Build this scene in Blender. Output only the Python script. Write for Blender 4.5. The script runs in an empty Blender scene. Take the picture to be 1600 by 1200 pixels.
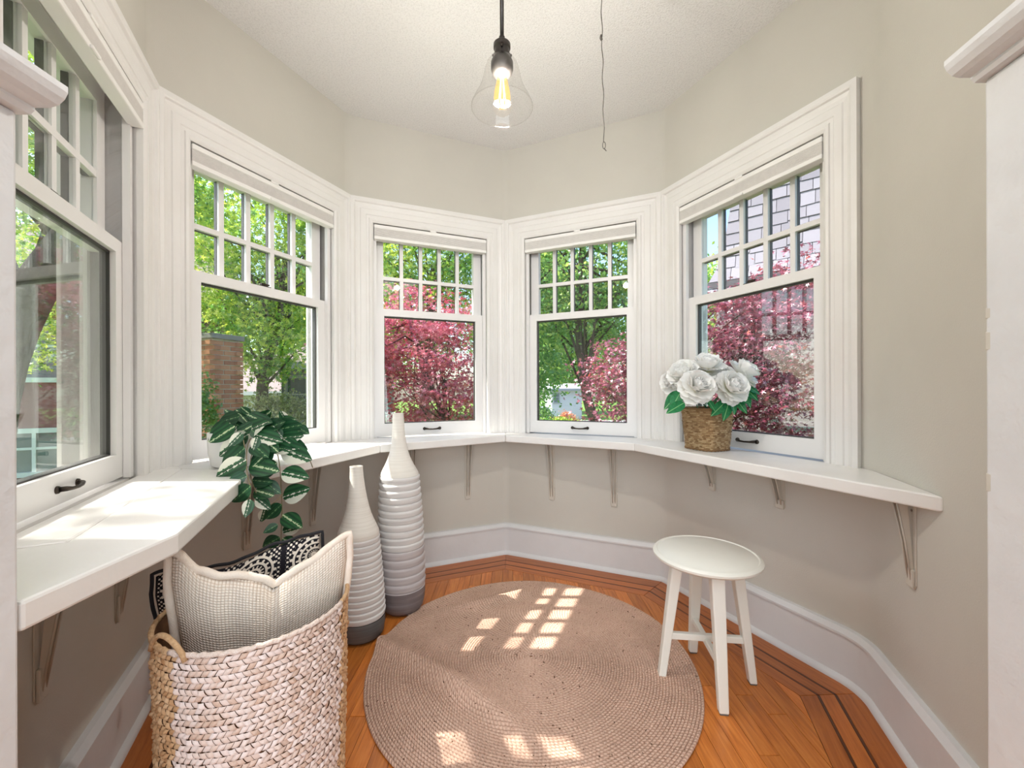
import bpy, math, random
import numpy as np
from mathutils import Vector, Matrix

random.seed(7)
rng = np.random.default_rng(7)
sc = bpy.context.scene
col = sc.collection
PI = math.pi

# ------------------------------------------------------------------ camera
H = 1.026                       # camera height above the floor (m)
F = 640.0                       # focal length in pixels of a 1600 px wide frame
cam_d = bpy.data.cameras.new('camera')
cam = bpy.data.objects.new('camera', cam_d)
col.objects.link(cam)
cam_d.sensor_width = 36.0
cam_d.lens = 36.0 * F / 1600.0
cam_d.shift_y = (608.0 - 600.0) / 1600.0
cam_d.clip_start = 0.02
cam_d.clip_end = 400
cam.location = (0, 0, H)
cam.rotation_euler = (PI / 2, 0, 0)
cam.matrix_world = Matrix.Translation((0, 0, H)) @ Matrix.Rotation(PI / 2, 4, 'X') @ Matrix.Rotation(math.radians(-0.2), 4, 'Z')
sc.camera = cam

# ------------------------------------------------------------------ world, sun, exposure
world = bpy.data.worlds.new('sky_world')
sc.world = world
world.use_nodes = True
wn = world.node_tree
wn.nodes.clear()
w_out = wn.nodes.new('ShaderNodeOutputWorld')
w_bg = wn.nodes.new('ShaderNodeBackground')
w_sky = wn.nodes.new('ShaderNodeTexSky')
w_sky.sky_type = 'NISHITA'
w_sky.sun_disc = False
w_sky.sun_elevation = math.radians(52)
w_sky.sun_rotation = math.radians(-90)
w_sky.air_density = 1.0
w_sky.dust_density = 2.0
w_sky.ozone_density = 1.0
wn.links.new(w_sky.outputs[0], w_bg.inputs[0])
w_bg.inputs[1].default_value = 0.52
wn.links.new(w_bg.outputs[0], w_out.inputs[0])

SUN_EL = math.radians(52.2)
sun_d = bpy.data.lights.new('sun', 'SUN')
sun_d.energy = 12.0
sun_d.angle = math.radians(0.53)
sun_d.color = (1.0, 0.955, 0.88)
sun = bpy.data.objects.new('sun', sun_d)
col.objects.link(sun)
sun.location = (-8, 1.8, 10)
sun.rotation_euler = Vector((math.cos(SUN_EL), 0.0, -math.sin(SUN_EL))).to_track_quat('-Z', 'Y').to_euler()

def area(name, loc, target, sx, sy, power, color=(1, 1, 1)):
    d = bpy.data.lights.new(name, 'AREA')
    d.shape = 'RECTANGLE'; d.size = sx; d.size_y = sy; d.energy = power; d.color = color
    o = bpy.data.objects.new(name, d); col.objects.link(o)
    o.location = loc
    o.rotation_euler = (Vector(target) - Vector(loc)).to_track_quat('-Z', 'Y').to_euler()
    return o
# unseen fill lamps added behind the camera to brighten the turret
area('room_fill_front', (0.0, -2.8, 1.15), (0, 2, 1.9), 4.0, 1.9, 112, (0.86, 0.945, 1.0))  # added fill, tilted up at the nook; no window is modelled there
area('room_fill_overhead', (0.0, -1.2, 2.44), (0, -1.2, 0), 2.2, 2.2, 40, (0.92, 0.96, 1.0))  # added fill from above; no fixture is modelled there

vs = sc.view_settings
vs.view_transform = 'Standard'
vs.look = 'None'
vs.gamma = 1.0
vs.exposure = 0.0
vs.use_curve_mapping = False
cy = sc.cycles
cy.use_denoising = True
try:
    cy.denoiser = 'OPENIMAGEDENOISE'
except Exception:
    pass
cy.max_bounces = 10
cy.diffuse_bounces = 5
cy.glossy_bounces = 4
cy.transmission_bounces = 6
cy.transparent_max_bounces = 24
cy.sample_clamp_indirect = 6.0
cy.caustics_reflective = False
cy.caustics_refractive = False

# ------------------------------------------------------------------ material helpers
def srgb(r, g, b):
    f = lambda c: (c / 12.92 if c <= 0.04045 else ((c + 0.055) / 1.055) ** 2.4)
    return (f(r / 255.0), f(g / 255.0), f(b / 255.0), 1.0)

class NT:
    def __init__(s, name):
        s.m = bpy.data.materials.new(name); s.m.use_nodes = True
        s.t = s.m.node_tree; s.t.nodes.clear()
        s.out = s.t.nodes.new('ShaderNodeOutputMaterial')
    def n(s, typ, **kw):
        nd = s.t.nodes.new(typ)
        for k, v in kw.items():
            if hasattr(nd, k): setattr(nd, k, v)
        return nd
    def l(s, a, b): s.t.links.new(a, b)
    def principled(s, color=None, rough=0.5, spec=0.5, metallic=0.0):
        p = s.n('ShaderNodeBsdfPrincipled')
        if color is not None: p.inputs['Base Color'].default_value = color
        p.inputs['Roughness'].default_value = rough
        p.inputs['Specular IOR Level'].default_value = spec
        p.inputs['Metallic'].default_value = metallic
        s.l(p.outputs[0], s.out.inputs[0])
        return p
    def ramp(s, fac, stops, interp='LINEAR'):
        r = s.n('ShaderNodeValToRGB'); cr = r.color_ramp; cr.interpolation = interp
        while len(cr.elements) < len(stops): cr.elements.new(0.5)
        for e, (pos, c) in zip(cr.elements, stops): e.position = pos; e.color = c
        s.l(fac, r.inputs[0]); return r.outputs[0]
    def noise(s, scale, detail=3, rough=0.5, vec=None):
        t = s.n('ShaderNodeTexNoise'); t.inputs['Scale'].default_value = scale
        t.inputs['Detail'].default_value = detail; t.inputs['Roughness'].default_value = rough
        if vec is not None: s.l(vec, t.inputs['Vector'])
        return t
    def coord(s, which='Object', scale=None):
        c = s.n('ShaderNodeTexCoord').outputs[which]
        if scale is not None:
            mp = s.n('ShaderNodeMapping'); mp.inputs['Scale'].default_value = scale
            s.l(c, mp.inputs['Vector']); return mp.outputs[0]
        return c
    def math(s, op, a, b=None, c=None):
        m = s.n('ShaderNodeMath', operation=op)
        for i, v in enumerate((a, b, c)):
            if v is None: continue
            if isinstance(v, (int, float)): m.inputs[i].default_value = v
            else: s.l(v, m.inputs[i])
        return m.outputs[0]
    def mix(s, fac, a, b):
        m = s.n('ShaderNodeMix', data_type='RGBA')
        for sock, v in ((m.inputs[0], fac), (m.inputs[6], a), (m.inputs[7], b)):
            if isinstance(v, (int, float)): sock.default_value = v
            elif isinstance(v, tuple): sock.default_value = v
            else: s.l(v, sock)
        return m.outputs[2]
    def bump(s, p, height, strength=0.3, dist=0.01):
        b = s.n('ShaderNodeBump'); b.inputs['Strength'].default_value = strength
        b.inputs['Distance'].default_value = dist
        s.l(height, b.inputs['Height']); s.l(b.outputs[0], p.inputs['Normal'])

def plain(name, c1, c2=None, rough=0.5, nscale=8, bump=0.0, bscale=120, spec=0.5, metallic=0.0, coord='Object'):
    t = NT(name); p = t.principled(c1, rough, spec, metallic)
    vec = t.coord(coord)
    if c2 is not None:
        n = t.noise(nscale, 4, 0.6, vec)
        t.l(t.ramp(n.outputs[0], [(0.3, c1), (0.7, c2)]), p.inputs['Base Color'])
    if bump:
        nb = t.noise(bscale, 3, 0.6, vec)
        t.bump(p, nb.outputs[0], bump, 0.01)
    return t.m

M = {}
M['wall'] = plain('beige_wall_paint', srgb(203, 199, 190), srgb(198, 194, 185), 0.75, 2.5, 0.10, 220, 0.3)
M['white'] = plain('white_trim_paint', srgb(229, 227, 225), srgb(224, 221, 218), 0.42, 5, 0.05, 60, 0.45)
M['ledge'] = plain('white_ledge_paint', srgb(236, 234, 231), srgb(229, 226, 222), 0.33, 4, 0.10, 25, 0.5)
M['oldwhite'] = plain('worn_white_paint', srgb(224, 224, 225), srgb(214, 214, 215), 0.5, 6, 0.25, 30, 0.4)
M['sash'] = plain('white_sash_enamel', srgb(231, 229, 228), None, 0.35)
M['base'] = plain('baseboard_paint', srgb(221, 221, 222), srgb(213, 213, 214), 0.4, 4, 0.06, 40)
M['spacer'] = plain('dark_glazing_spacer', srgb(58, 56, 54), None, 0.5)
M['bronze'] = plain('dark_bronze_metal', srgb(48, 42, 38), srgb(72, 62, 54), 0.38, 60, 0.0, spec=0.6, metallic=0.7)
M['shade'] = plain('pale_grey_blind_fabric', srgb(222, 219, 216), srgb(214, 211, 208), 0.8, 40, 0.12, 300, 0.2)
M['shaderail'] = plain('blind_rail_white', srgb(235, 233, 230), None, 0.4)
M['bracket'] = plain('painted_bracket_metal', srgb(205, 198, 186), srgb(196, 189, 177), 0.5, 12)
M['dark'] = plain('dark_gap', srgb(30, 22, 16), None, 0.9)
M['stool'] = plain('cream_stool_paint', srgb(232, 230, 222), srgb(227, 225, 216), 0.4, 4)
M['rubber'] = plain('grey_foot_pad', srgb(90, 88, 84), None, 0.7)
M['slot'] = plain('screw_metal', srgb(150, 142, 130), None, 0.4, metallic=0.5)

t = NT('textured_ceiling'); p = t.principled(srgb(236, 235, 234), 0.85, 0.2)
v = t.coord(); n1 = t.noise(140, 4, 0.7, v); t.bump(p, n1.outputs[0], 0.55, 0.012)
t.l(t.ramp(n1.outputs[0], [(0.38, srgb(226, 225, 224)), (0.52, srgb(238, 237, 236))]), p.inputs['Base Color'])
M['ceiling'] = t.m

def wood(name, a, b, c, rough=0.28):
    t = NT(name); p = t.principled(a, rough, 0.5)
    oi = t.n('ShaderNodeObjectInfo')
    tc = t.n('ShaderNodeTexCoord'); mp = t.n('ShaderNodeMapping'); mp.inputs['Scale'].default_value = (26, 1.6, 1)
    add = t.n('ShaderNodeVectorMath', operation='ADD')
    cmb = t.n('ShaderNodeCombineXYZ')
    t.l(t.math('MULTIPLY', oi.outputs['Random'], 37.0), cmb.inputs[0]); t.l(t.math('MULTIPLY', oi.outputs['Random'], 91.0), cmb.inputs[1])
    t.l(tc.outputs['UV'], add.inputs[0]); t.l(cmb.outputs[0], add.inputs[1]); t.l(add.outputs[0], mp.inputs[0])
    n = t.noise(3.0, 6, 0.65, mp.outputs[0]); n.inputs['Distortion'].default_value = 0.6
    grain = t.ramp(n.outputs[0], [(0.3, b), (0.5, a), (0.72, c)])
    tone = t.ramp(oi.outputs['Random'], [(0.0, (0.80, 0.80, 0.80, 1)), (0.5, (1, 1, 1, 1)), (1.0, (1.25, 1.22, 1.18, 1))])
    mul = t.n('ShaderNodeMix', data_type='RGBA'); mul.blend_type = 'MULTIPLY'; mul.inputs[0].default_value = 1.0
    t.l(grain, mul.inputs[6]); t.l(tone, mul.inputs[7]); t.l(mul.outputs[2], p.inputs['Base Color'])
    t.bump(p, n.outputs[0], 0.08, 0.003)
    return t.m
M['oak'] = wood('orange_oak', srgb(198, 116, 48), srgb(166, 90, 34), srgb(216, 138, 66))
M['oakborder'] = wood('red_oak_border', srgb(184, 104, 44), srgb(152, 80, 30), srgb(200, 122, 58))
M['inlay'] = wood('dark_inlay', srgb(84, 42, 18), srgb(62, 30, 12), srgb(100, 54, 26))

# window glass: clear with a fresnel mirror
t = NT('window_glass')
tr = t.n('ShaderNodeBsdfTransparent'); tr.inputs[0].default_value = (0.97, 0.985, 0.98, 1)
gl = t.n('ShaderNodeBsdfGlossy'); gl.inputs['Roughness'].default_value = 0.0; gl.inputs['Color'].default_value = (0.9, 0.9, 0.9, 1)
fr = t.n('ShaderNodeFresnel'); geo = t.n('ShaderNodeNewGeometry')      # same index on both faces of the pane
t.l(t.math('SUBTRACT', 1.45, t.math('MULTIPLY', geo.outputs['Backfacing'], 1.45 - 1 / 1.45)), fr.inputs['IOR'])
mx = t.n('ShaderNodeMixShader'); t.l(fr.outputs[0], mx.inputs[0]); t.l(tr.outputs[0], mx.inputs[1]); t.l(gl.outputs[0], mx.inputs[2])
t.l(mx.outputs[0], t.out.inputs[0]); M['glass'] = t.m
t = NT('lamp_glass')
tr = t.n('ShaderNodeBsdfTransparent'); tr.inputs[0].default_value = (0.985, 0.98, 0.975, 1)
gl = t.n('ShaderNodeBsdfGlossy'); gl.inputs['Roughness'].default_value = 0.02
lw = t.n('ShaderNodeLayerWeight'); lw.inputs['Blend'].default_value = 0.25
mx = t.n('ShaderNodeMixShader'); t.l(t.math('MULTIPLY', t.math('ADD', t.math('POWER', lw.outputs['Facing'], 2.5), 0.06), 0.75), mx.inputs[0]); t.l(tr.outputs[0], mx.inputs[1]); t.l(gl.outputs[0], mx.inputs[2])
t.l(mx.outputs[0], t.out.inputs[0]); M['lampglass'] = t.m
t = NT('amber_bulb_glass')
tr = t.n('ShaderNodeBsdfTransparent'); tr.inputs[0].default_value = (1.0, 0.95, 0.86, 1)
em = t.n('ShaderNodeEmission'); em.inputs[0].default_value = (1.0, 0.56, 0.16, 1); em.inputs[1].default_value = 1.9
mx = t.n('ShaderNodeMixShader'); mx.inputs[0].default_value = 0.42
t.l(tr.outputs[0], mx.inputs[1]); t.l(em.outputs[0], mx.inputs[2]); t.l(mx.outputs[0], t.out.inputs[0]); M['bulb'] = t.m
t = NT('glowing_filament'); em = t.n('ShaderNodeEmission'); em.inputs[0].default_value = (1.0, 0.72, 0.30, 1); em.inputs[1].default_value = 14
t.l(em.outputs[0], t.out.inputs[0]); M['filament'] = t.m
M['pewter'] = plain('dark_pewter', srgb(92, 88, 84), srgb(64, 60, 58), 0.35, 30, metallic=0.85)

# ------------------------------------------------------------------ mesh helpers
class MB:
    def __init__(s): s.v = []; s.f = []
    def add(s, verts, faces, mw=None):
        o = len(s.v)
        if mw is not None: verts = [mw @ Vector(v) for v in verts]
        s.v += [tuple(v) for v in verts]; s.f += [tuple(i + o for i in f) for f in faces]
        return s
    def box(s, x0, x1, y0, y1, z0, z1, mw=None):
        v = [(x0, y0, z0), (x1, y0, z0), (x1, y1, z0), (x0, y1, z0), (x0, y0, z1), (x1, y0, z1), (x1, y1, z1), (x0, y1, z1)]
        f = [(0, 3, 2, 1), (4, 5, 6, 7), (0, 1, 5, 4), (1, 2, 6, 5), (2, 3, 7, 6), (3, 0, 4, 7)]
        return s.add(v, f, mw)
    def prism(s, poly, z0, z1, mw=None):      # poly: ccw (x,y)
        n = len(poly)
        v = [(x, y, z0) for x, y in poly] + [(x, y, z1) for x, y in poly]
        f = [tuple(range(n - 1, -1, -1)), tuple(range(n, 2 * n))] + [(i, (i + 1) % n, n + (i + 1) % n, n + i) for i in range(n)]
        return s.add(v, f, mw)
    def lathe(s, prof, seg=48, cap=True, mw=None, lean=(0, 0)):   # prof: (r,z)
        v = []; f = []
        for r, z in prof:
            for k in range(seg):
                a = 2 * PI * k / seg
                v.append((r * math.cos(a) + lean[0] * z, r * math.sin(a) + lean[1] * z, z))
        for i in range(len(prof) - 1):
            for k in range(seg):
                k2 = (k + 1) % seg
                f.append((i * seg + k, i * seg + k2, (i + 1) * seg + k2, (i + 1) * seg + k))
        if cap:
            f.append(tuple(range(seg - 1, -1, -1))); f.append(tuple((len(prof) - 1) * seg + k for k in range(seg)))
        return s.add(v, f, mw)
    def tube(s, pts, rad, seg=8, closed=False, mw=None):
        pts = [Vector(p) for p in pts]; n = len(pts)
        rads = rad if isinstance(rad, (list, tuple)) else [rad] * n
        v = []; f = []; up = Vector((0, 0, 1)); prev = None
        for i, p in enumerate(pts):
            if closed: d = pts[(i + 1) % n] - pts[i - 1]
            else: d = pts[min(i + 1, n - 1)] - pts[max(i - 1, 0)]
            d.normalize()
            if prev is None:
                a = d.cross(up)
                if a.length < 1e-3: a = d.cross(Vector((1, 0, 0)))
                a.normalize()
            else:
                a = prev - d * prev.dot(d)
                if a.length < 1e-6: a = d.orthogonal()
                a.normalize()
            prev = a; b = d.cross(a)
            for k in range(seg):
                an = 2 * PI * k / seg
                v.append(p + (a * math.cos(an) + b * math.sin(an)) * rads[i])
        m = n if closed else n - 1
        for i in range(m):
            j = (i + 1) % n
            for k in range(seg):
                k2 = (k + 1) % seg
                f.append((i * seg + k, i * seg + k2, j * seg + k2, j * seg + k))
        if not closed:
            f.append(tuple(range(seg - 1, -1, -1))); f.append(tuple((n - 1) * seg + k for k in range(seg)))
        return s.add(v, f, mw)
    def sweep(s, path, prof, caps=True, zs=None):
        """path: list of (x,y,nx,ny) with inward miter normal; prof: closed ccw list (inset,z)"""
        v = []; f = []; m = len(prof)
        for x, y, nx, ny in path:
            for ins, z in prof: v.append((x + nx * ins, y + ny * ins, z))
        for i in range(len(path) - 1):
            for k in range(m):
                k2 = (k + 1) % m
                f.append((i * m + k, (i + 1) * m + k, (i + 1) * m + k2, i * m + k2))
        if caps:
            f.append(tuple(range(m))); f.append(tuple((len(path) - 1) * m + k for k in range(m - 1, -1, -1)))
        return s.add(v, f)
    def build(s, name, mat, parent=None, smooth=False, bevel=0.0, uv=None):
        me = bpy.data.meshes.new(name); me.from_pydata(s.v, [], s.f)
        if smooth:
            for pl in me.polygons: pl.use_smooth = True
        me.validate()
        return place(name, me, mat, parent, bevel)

def place(name, me, mat, parent=None, bevel=0.0):
    if mat is not None and len(me.materials) == 0: me.materials.append(M[mat] if isinstance(mat, str) else mat)
    o = bpy.data.objects.new(name, me); col.objects.link(o)
    if parent is not None: o.parent = parent
    if bevel > 0:
        b = o.modifiers.new('bevel', 'BEVEL'); b.width = bevel; b.segments = 2; b.limit_method = 'ANGLE'; b.angle_limit = math.radians(40)
    return o

def smooth_by_angle(o, ang=40):
    try:
        me = o.data
        for pl in me.polygons: pl.use_smooth = True
        me.set_sharp_from_angle(angle=math.radians(ang))
    except Exception: pass
    return o

def empty(name, loc=(0, 0, 0), rz=0.0):
    o = bpy.data.objects.new(name, None); col.objects.link(o)
    o.location = loc; o.rotation_euler = (0, 0, rz); o.empty_display_size = 0.1
    return o

def tag(o, label=None, cat=None, group=None, kind=None):
    if label: o['label'] = label
    if cat: o['category'] = cat
    if group: o['group'] = group
    if kind: o['kind'] = kind
    return o

def recalc(o):
    import bmesh
    bm = bmesh.new(); bm.from_mesh(o.data); bmesh.ops.recalc_face_normals(bm, faces=bm.faces); bm.to_mesh(o.data); bm.free()
    return o

def np_mesh(name, V, Fc, rnd=None, smooth=False):
    """V (n,3), Fc (m,k) uniform polygons; rnd (m,) face attribute"""
    me = bpy.data.meshes.new(name)
    nV, (nF, k) = len(V), Fc.shape
    me.vertices.add(nV); me.vertices.foreach_set('co', np.ascontiguousarray(V, dtype=np.float32).ravel())
    me.loops.add(nF * k); me.loops.foreach_set('vertex_index', np.ascontiguousarray(Fc, dtype=np.int32).ravel())
    me.polygons.add(nF); me.polygons.foreach_set('loop_start', np.arange(0, nF * k, k, dtype=np.int32))
    me.polygons.foreach_set('loop_total', np.full(nF, k, dtype=np.int32))
    if smooth: me.polygons.foreach_set('use_smooth', np.ones(nF, dtype=bool))
    me.update(calc_edges=True)
    if rnd is not None:
        at = me.attributes.new('rnd', 'FLOAT', 'FACE'); at.data.foreach_set('value', np.ascontiguousarray(rnd, dtype=np.float32))
    return me

def at(px, py, Y):
    """world point that stands at depth Y under a pixel of the 1600x1200 frame"""
    return Vector(((px - 800) / F * Y, Y, H - (py - 608) / F * Y))

# ------------------------------------------------------------------ plan of the turret room
K = [Vector(p) for p in ((-0.878, 0.693), (-1.218, 1.407), (-0.869, 2.207), (-0.040, 2.550), (0.798, 2.183), (1.170, 1.376), (0.905, 0.640))]
WALL_OFF = 0.025      # plaster lies this far behind the face of the casings
ZL, ZLB = 0.756, 0.716      # ledge top / underside
ZC = 2.522            # ceiling
ZCAS = 2.073          # top of window casings
NAMES = ['left', 'rear_left', 'back_left', 'back_right', 'rear_right', 'right']

def line_norms(P):
    out = []
    for a, b in zip(P[:-1], P[1:]):
        d = (b - a).normalized(); out.append((d, Vector((d.y, -d.x))))     # inward normal = right of travel
    return out
def offset_poly(P, ins):
    """offset the open polyline P inwards by ins (mitred)"""
    ln = line_norms(P); out = []
    for i, p in enumerate(P):
        if i == 0: out.append(p + ln[0][1] * ins)
        elif i == len(P) - 1: out.append(p + ln[-1][1] * ins)
        else:
            n1, n2 = ln[i - 1][1], ln[i][1]
            b = n1 + n2; out.append(p + b * (ins / (1 + n1.dot(n2))))
    return out
WP = offset_poly(K, -WALL_OFF)

def wall_paths(P, radii, steps=8):
    """split polyline with rounded corners into one path per wall; each entry (x,y,nx,ny)"""
    ln = line_norms(P); N = len(P) - 1
    paths = [[] for _ in range(N)]
    for i in range(N + 1):
        if i == 0: paths[0].append((P[0].x, P[0].y, ln[0][1].x, ln[0][1].y)); continue
        if i == N: paths[-1].append((P[N].x, P[N].y, ln[-1][1].x, ln[-1][1].y)); continue
        r = radii[i]
        n1, n2 = ln[i - 1][1], ln[i][1]
        ang = math.acos(max(-1, min(1, n1.dot(n2)))); tl = r * math.tan(ang / 2)
        a = P[i] - ln[i - 1][0] * tl; c = a + n1 * r
        pts = []
        for k in range(2 * steps + 1):
            w = k / (2 * steps); th = ang * w
            # rotate -n1 clockwise (travel is clockwise seen from above)
            x, y = -n1.x, -n1.y
            dx, dy = x * math.cos(-th) - y * math.sin(-th), x * math.sin(-th) + y * math.cos(-th)
            pts.append((c.x + dx * r, c.y + dy * r, -dx, -dy))
        paths[i - 1] += pts[:steps + 1]; paths[i] += pts[steps:]
    return paths
RAD = [0, 0.05, 0.07, 0.07, 0.07, 0.20, 0]
PATHS = wall_paths(WP, RAD)

# walls: per side one object
TH = 0.17
OPEN_Z0, OPEN_Z1 = 0.745, 1.955
OPW = 0.66
win_u = []     # opening start along each wall (from its left corner)
for i in range(5):
    L = (K[i + 1] - K[i]).length
    u0 = (L - OPW) / 2
    if i == 0: u0 = L - 0.77
    if i == 4: u0 = 0.118
    win_u.append((L, u0))
for i, nm in enumerate(NAMES):
    mb = MB()
    if i == 5:
        mb.sweep(PATHS[i], [(0, 0), (0, ZC), (-TH, ZC), (-TH, 0)])
    else:
        mb.sweep(PATHS[i], [(0, 0), (0, OPEN_Z0), (-TH, OPEN_Z0), (-TH, 0)])
        mb.sweep(PATHS[i], [(0, OPEN_Z1), (0, ZC), (-TH, ZC), (-TH, OPEN_Z1)])
        L, u0 = win_u[i]
        d = (K[i + 1] - K[i]).normalized(); n_out = Vector((-d.y, d.x))
        for a, b in ((-0.01, u0), (u0 + OPW, L + (0.03 if i == 4 else 0.01))):
            q = []
            for u, o in ((a, WALL_OFF), (b, WALL_OFF), (b, WALL_OFF + TH), (a, WALL_OFF + TH)):
                pt = K[i] + d * u + n_out * o; q.append((pt.x, pt.y))
            mb.prism(q, OPEN_Z0 - 0.002, OPEN_Z1 + 0.002)
        if i == 4:      # rounded plaster corner beside the last window
            tail = [q for q in PATHS[i] if (Vector(q[:2]) - K[i]).dot(d) > u0 + OPW + 0.10]
            if len(tail) > 1: mb.sweep(tail, [(0, OPEN_Z0 - 0.002), (0, OPEN_Z1 + 0.002), (-TH, OPEN_Z1 + 0.002), (-TH, OPEN_Z0 - 0.002)])
    o = mb.build('wall_' + nm, 'wall'); recalc(o); smooth_by_angle(o, 30)
    tag(o, ['beige plaster wall holding the leftmost window', 'beige plaster wall holding the second window from the left', 'beige plaster wall left of the far corner',
            'beige plaster wall right of the far corner', 'beige plaster wall behind the basket of white peonies', 'blank beige plaster wall at the far right without a window'][i], 'wall', kind='structure')

# baseboards
bprof = [(0, 0), (0.034, 0), (0.034, 0.008), (0.028, 0.017), (0.019, 0.022), (0.019, 0.160), (0.027, 0.164), (0.027, 0.172), (0.014, 0.188), (0, 0.190)]
bprof = list(reversed(bprof))
for i, nm in enumerate(NAMES):
    o = MB().sweep(PATHS[i], bprof).build('baseboard_' + nm, 'base'); recalc(o); smooth_by_angle(o, 35)
    tag(o, ['white baseboard left of the woven basket', 'white baseboard behind the ribbed vases', 'white baseboard left of the far corner',
            'white baseboard right of the far corner', 'white baseboard behind the stool', 'white curved baseboard at the lower right'][i], 'baseboard', kind='structure')

# ceiling
cp = [Vector(q) for q in offset_poly(K, -0.30)]
poly = [(p_.x, p_.y) for p_ in reversed(cp)]
poly = [(-2.75, -4.1), (2.75, -4.1), (2.75, 0.62), (1.25, 0.62)] + poly[0:] + [(-1.2, 0.62), (-2.75, 0.62)]
o = MB().prism(poly, ZC, ZC + 0.2).build('ceiling', 'ceiling'); recalc(o)
tag(o, 'white textured ceiling of the turret nook', 'ceiling', kind='structure')

# adjoining room behind the camera
for nm, b in (('wall_room_rear', (-2.75, 2.75, -4.1, -3.98)), ('wall_room_left', (-2.75, -2.63, -3.98, 0.55)), ('wall_room_right', (2.63, 2.75, -3.98, 0.55)),
              ('wall_opening_left', (-2.63, -0.99, 0.42, 0.52)), ('wall_opening_right', (0.94, 2.63, 0.42, 0.52))):
    o = MB().box(*b, 0, ZC).build(nm, 'wall')
    tag(o, {'wall_room_rear': 'beige wall at the back of the adjoining room', 'wall_room_left': 'beige left wall of the adjoining room', 'wall_room_right': 'beige right wall of the adjoining room',
            'wall_opening_left': 'beige wall left of the opening', 'wall_opening_right': 'beige wall right of the opening'}[nm], 'wall', kind='structure')

# ------------------------------------------------------------------ floor: planks on a dark subfloor
def clip(poly, a, b):
    """keep the part of poly on the right of a->b (inside for clockwise travel)"""
    out = []; d = b - a
    f = lambda p_: d.y * (p_[0] - a.x) - d.x * (p_[1] - a.y)
    for i in range(len(poly)):
        p1, p2 = poly[i], poly[(i + 1) % len(poly)]; f1, f2 = f(p1), f(p2)
        if f1 >= 0: out.append(p1)
        if (f1 >= 0) != (f2 >= 0):
            w = f1 / (f1 - f2); out.append((p1[0] + (p2[0] - p1[0]) * w, p1[1] + (p2[1] - p1[1]) * w))
    return out
floor = empty('floor')
tag(floor, 'orange oak strip floor with dark inlaid border', 'floor', kind='structure')
fp = offset_poly(K, -0.1)
poly = [(-2.7, -4.0), (2.7, -4.0), (2.7, 0.5), (1.1, 0.5)] + [(q.x, q.y) for q in reversed(fp)] + [(-1.1, 0.5), (-2.7, 0.5)]
o = MB().prism(poly, -0.06, -0.006).build('subfloor', 'dark', floor); recalc(o)

def plank(poly2, mat, axis, parent=floor, name='plank', z=0.0):
    """poly2 ccw (x,y); axis = direction of the grain; bevelled board with a uv along the grain"""
    cx = sum(q[0] for q in poly2) / len(poly2); cyy = sum(q[1] for q in poly2) / len(poly2)
    n = len(poly2)
    ins = [(q[0] + (cx - q[0]) * min(0.9, 0.0012 / max(1e-4, math.hypot(cx - q[0], cyy - q[1]))), q[1] + (cyy - q[1]) * min(0.9, 0.0012 / max(1e-4, math.hypot(cx - q[0], cyy - q[1])))) for q in poly2]
    v = [(x - cx, y - cyy, -0.012) for x, y in poly2] + [(x - cx, y - cyy, -0.0012) for x, y in poly2] + [(x - cx, y - cyy, 0) for x, y in ins]
    f = [(i, (i + 1) % n, n + (i + 1) % n, n + i) for i in range(n)] + [(n + i, n + (i + 1) % n, 2 * n + (i + 1) % n, 2 * n + i) for i in range(n)] + [tuple(range(2 * n, 3 * n))]
    me = bpy.data.meshes.new(name); me.from_pydata(v, [], f)
    uv = me.uv_layers.new(name='uv'); ax = Vector(axis).normalized(); sx = Vector((ax.y, -ax.x))
    for lp in me.loops:
        co = me.vertices[lp.vertex_index].co; uv.data[lp.index].uv = (co.x * sx.x + co.y * sx.y, co.x * ax.x + co.y * ax.y)
    o = place(name, me, mat, parent); o.location = (cx, cyy, z)
    return o

offs = [(0.0, 0.105, 'oakborder'), (0.105, 0.113, 'inlay'), (0.113, 0.160, 'oakborder'), (0.160, 0.168, 'inlay'), (0.168, 0.222, 'oakborder')]
g = 0.0006
KF = WP[:]            # floor outline follows the plaster
for a_, b_, mt in offs:
    A = offset_poly(KF, a_ + g); B = offset_poly(KF, b_ - g)
    for i in range(len(KF) - 1):
        d = (KF[i + 1] - KF[i]).normalized()
        A1, A2, B1, B2 = A[i] + d * g, A[i + 1] - d * g, B[i] + d * g, B[i + 1] - d * g
        plank([(B1.x, B1.y), (B2.x, B2.y), (A2.x, A2.y), (A1.x, A1.y)], mt, (d.x, d.y), name='inlay_strip' if mt == 'inlay' else 'border_plank')
inner = offset_poly(KF, 0.2225)
W_PL = 0.0572
x = -1.2
kk = 0
while x < 1.25:
    y = 0.501; first = True
    while y < 2.6:
        ln_ = 0.15 + random.random() * 0.8 if first else 0.55 + random.random() * 0.55
        first = False
        pl = [(x + g, y + g), (x + W_PL - g, y + g), (x + W_PL - g, y + ln_ - g), (x + g, y + ln_ - g)]
        for a_, b_ in zip(inner[:-1], inner[1:]):
            pl = clip(pl, a_, b_)
            if len(pl) < 3: break
        if len(pl) >= 3:
            ar = abs(sum(pl[i][0] * pl[(i + 1) % len(pl)][1] - pl[(i + 1) % len(pl)][0] * pl[i][1] for i in range(len(pl)))) / 2
            if ar > 2e-4: plank(pl, 'oak', (0, 1))
        y += ln_
    x += W_PL
# the boards go on under the camera in the adjoining room
for k in range(34):
    xx = -0.97 + k * W_PL
    for y0, y1 in ((-0.9, 0.36), (0.361, 0.50 if abs(xx) > 0.72 else 0.50)):
        plank([(xx + g, y0 + g), (xx + W_PL - g, y0 + g), (xx + W_PL - g, y1 - g), (xx + g, y1 - g)], 'oak', (0, 1))

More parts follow.
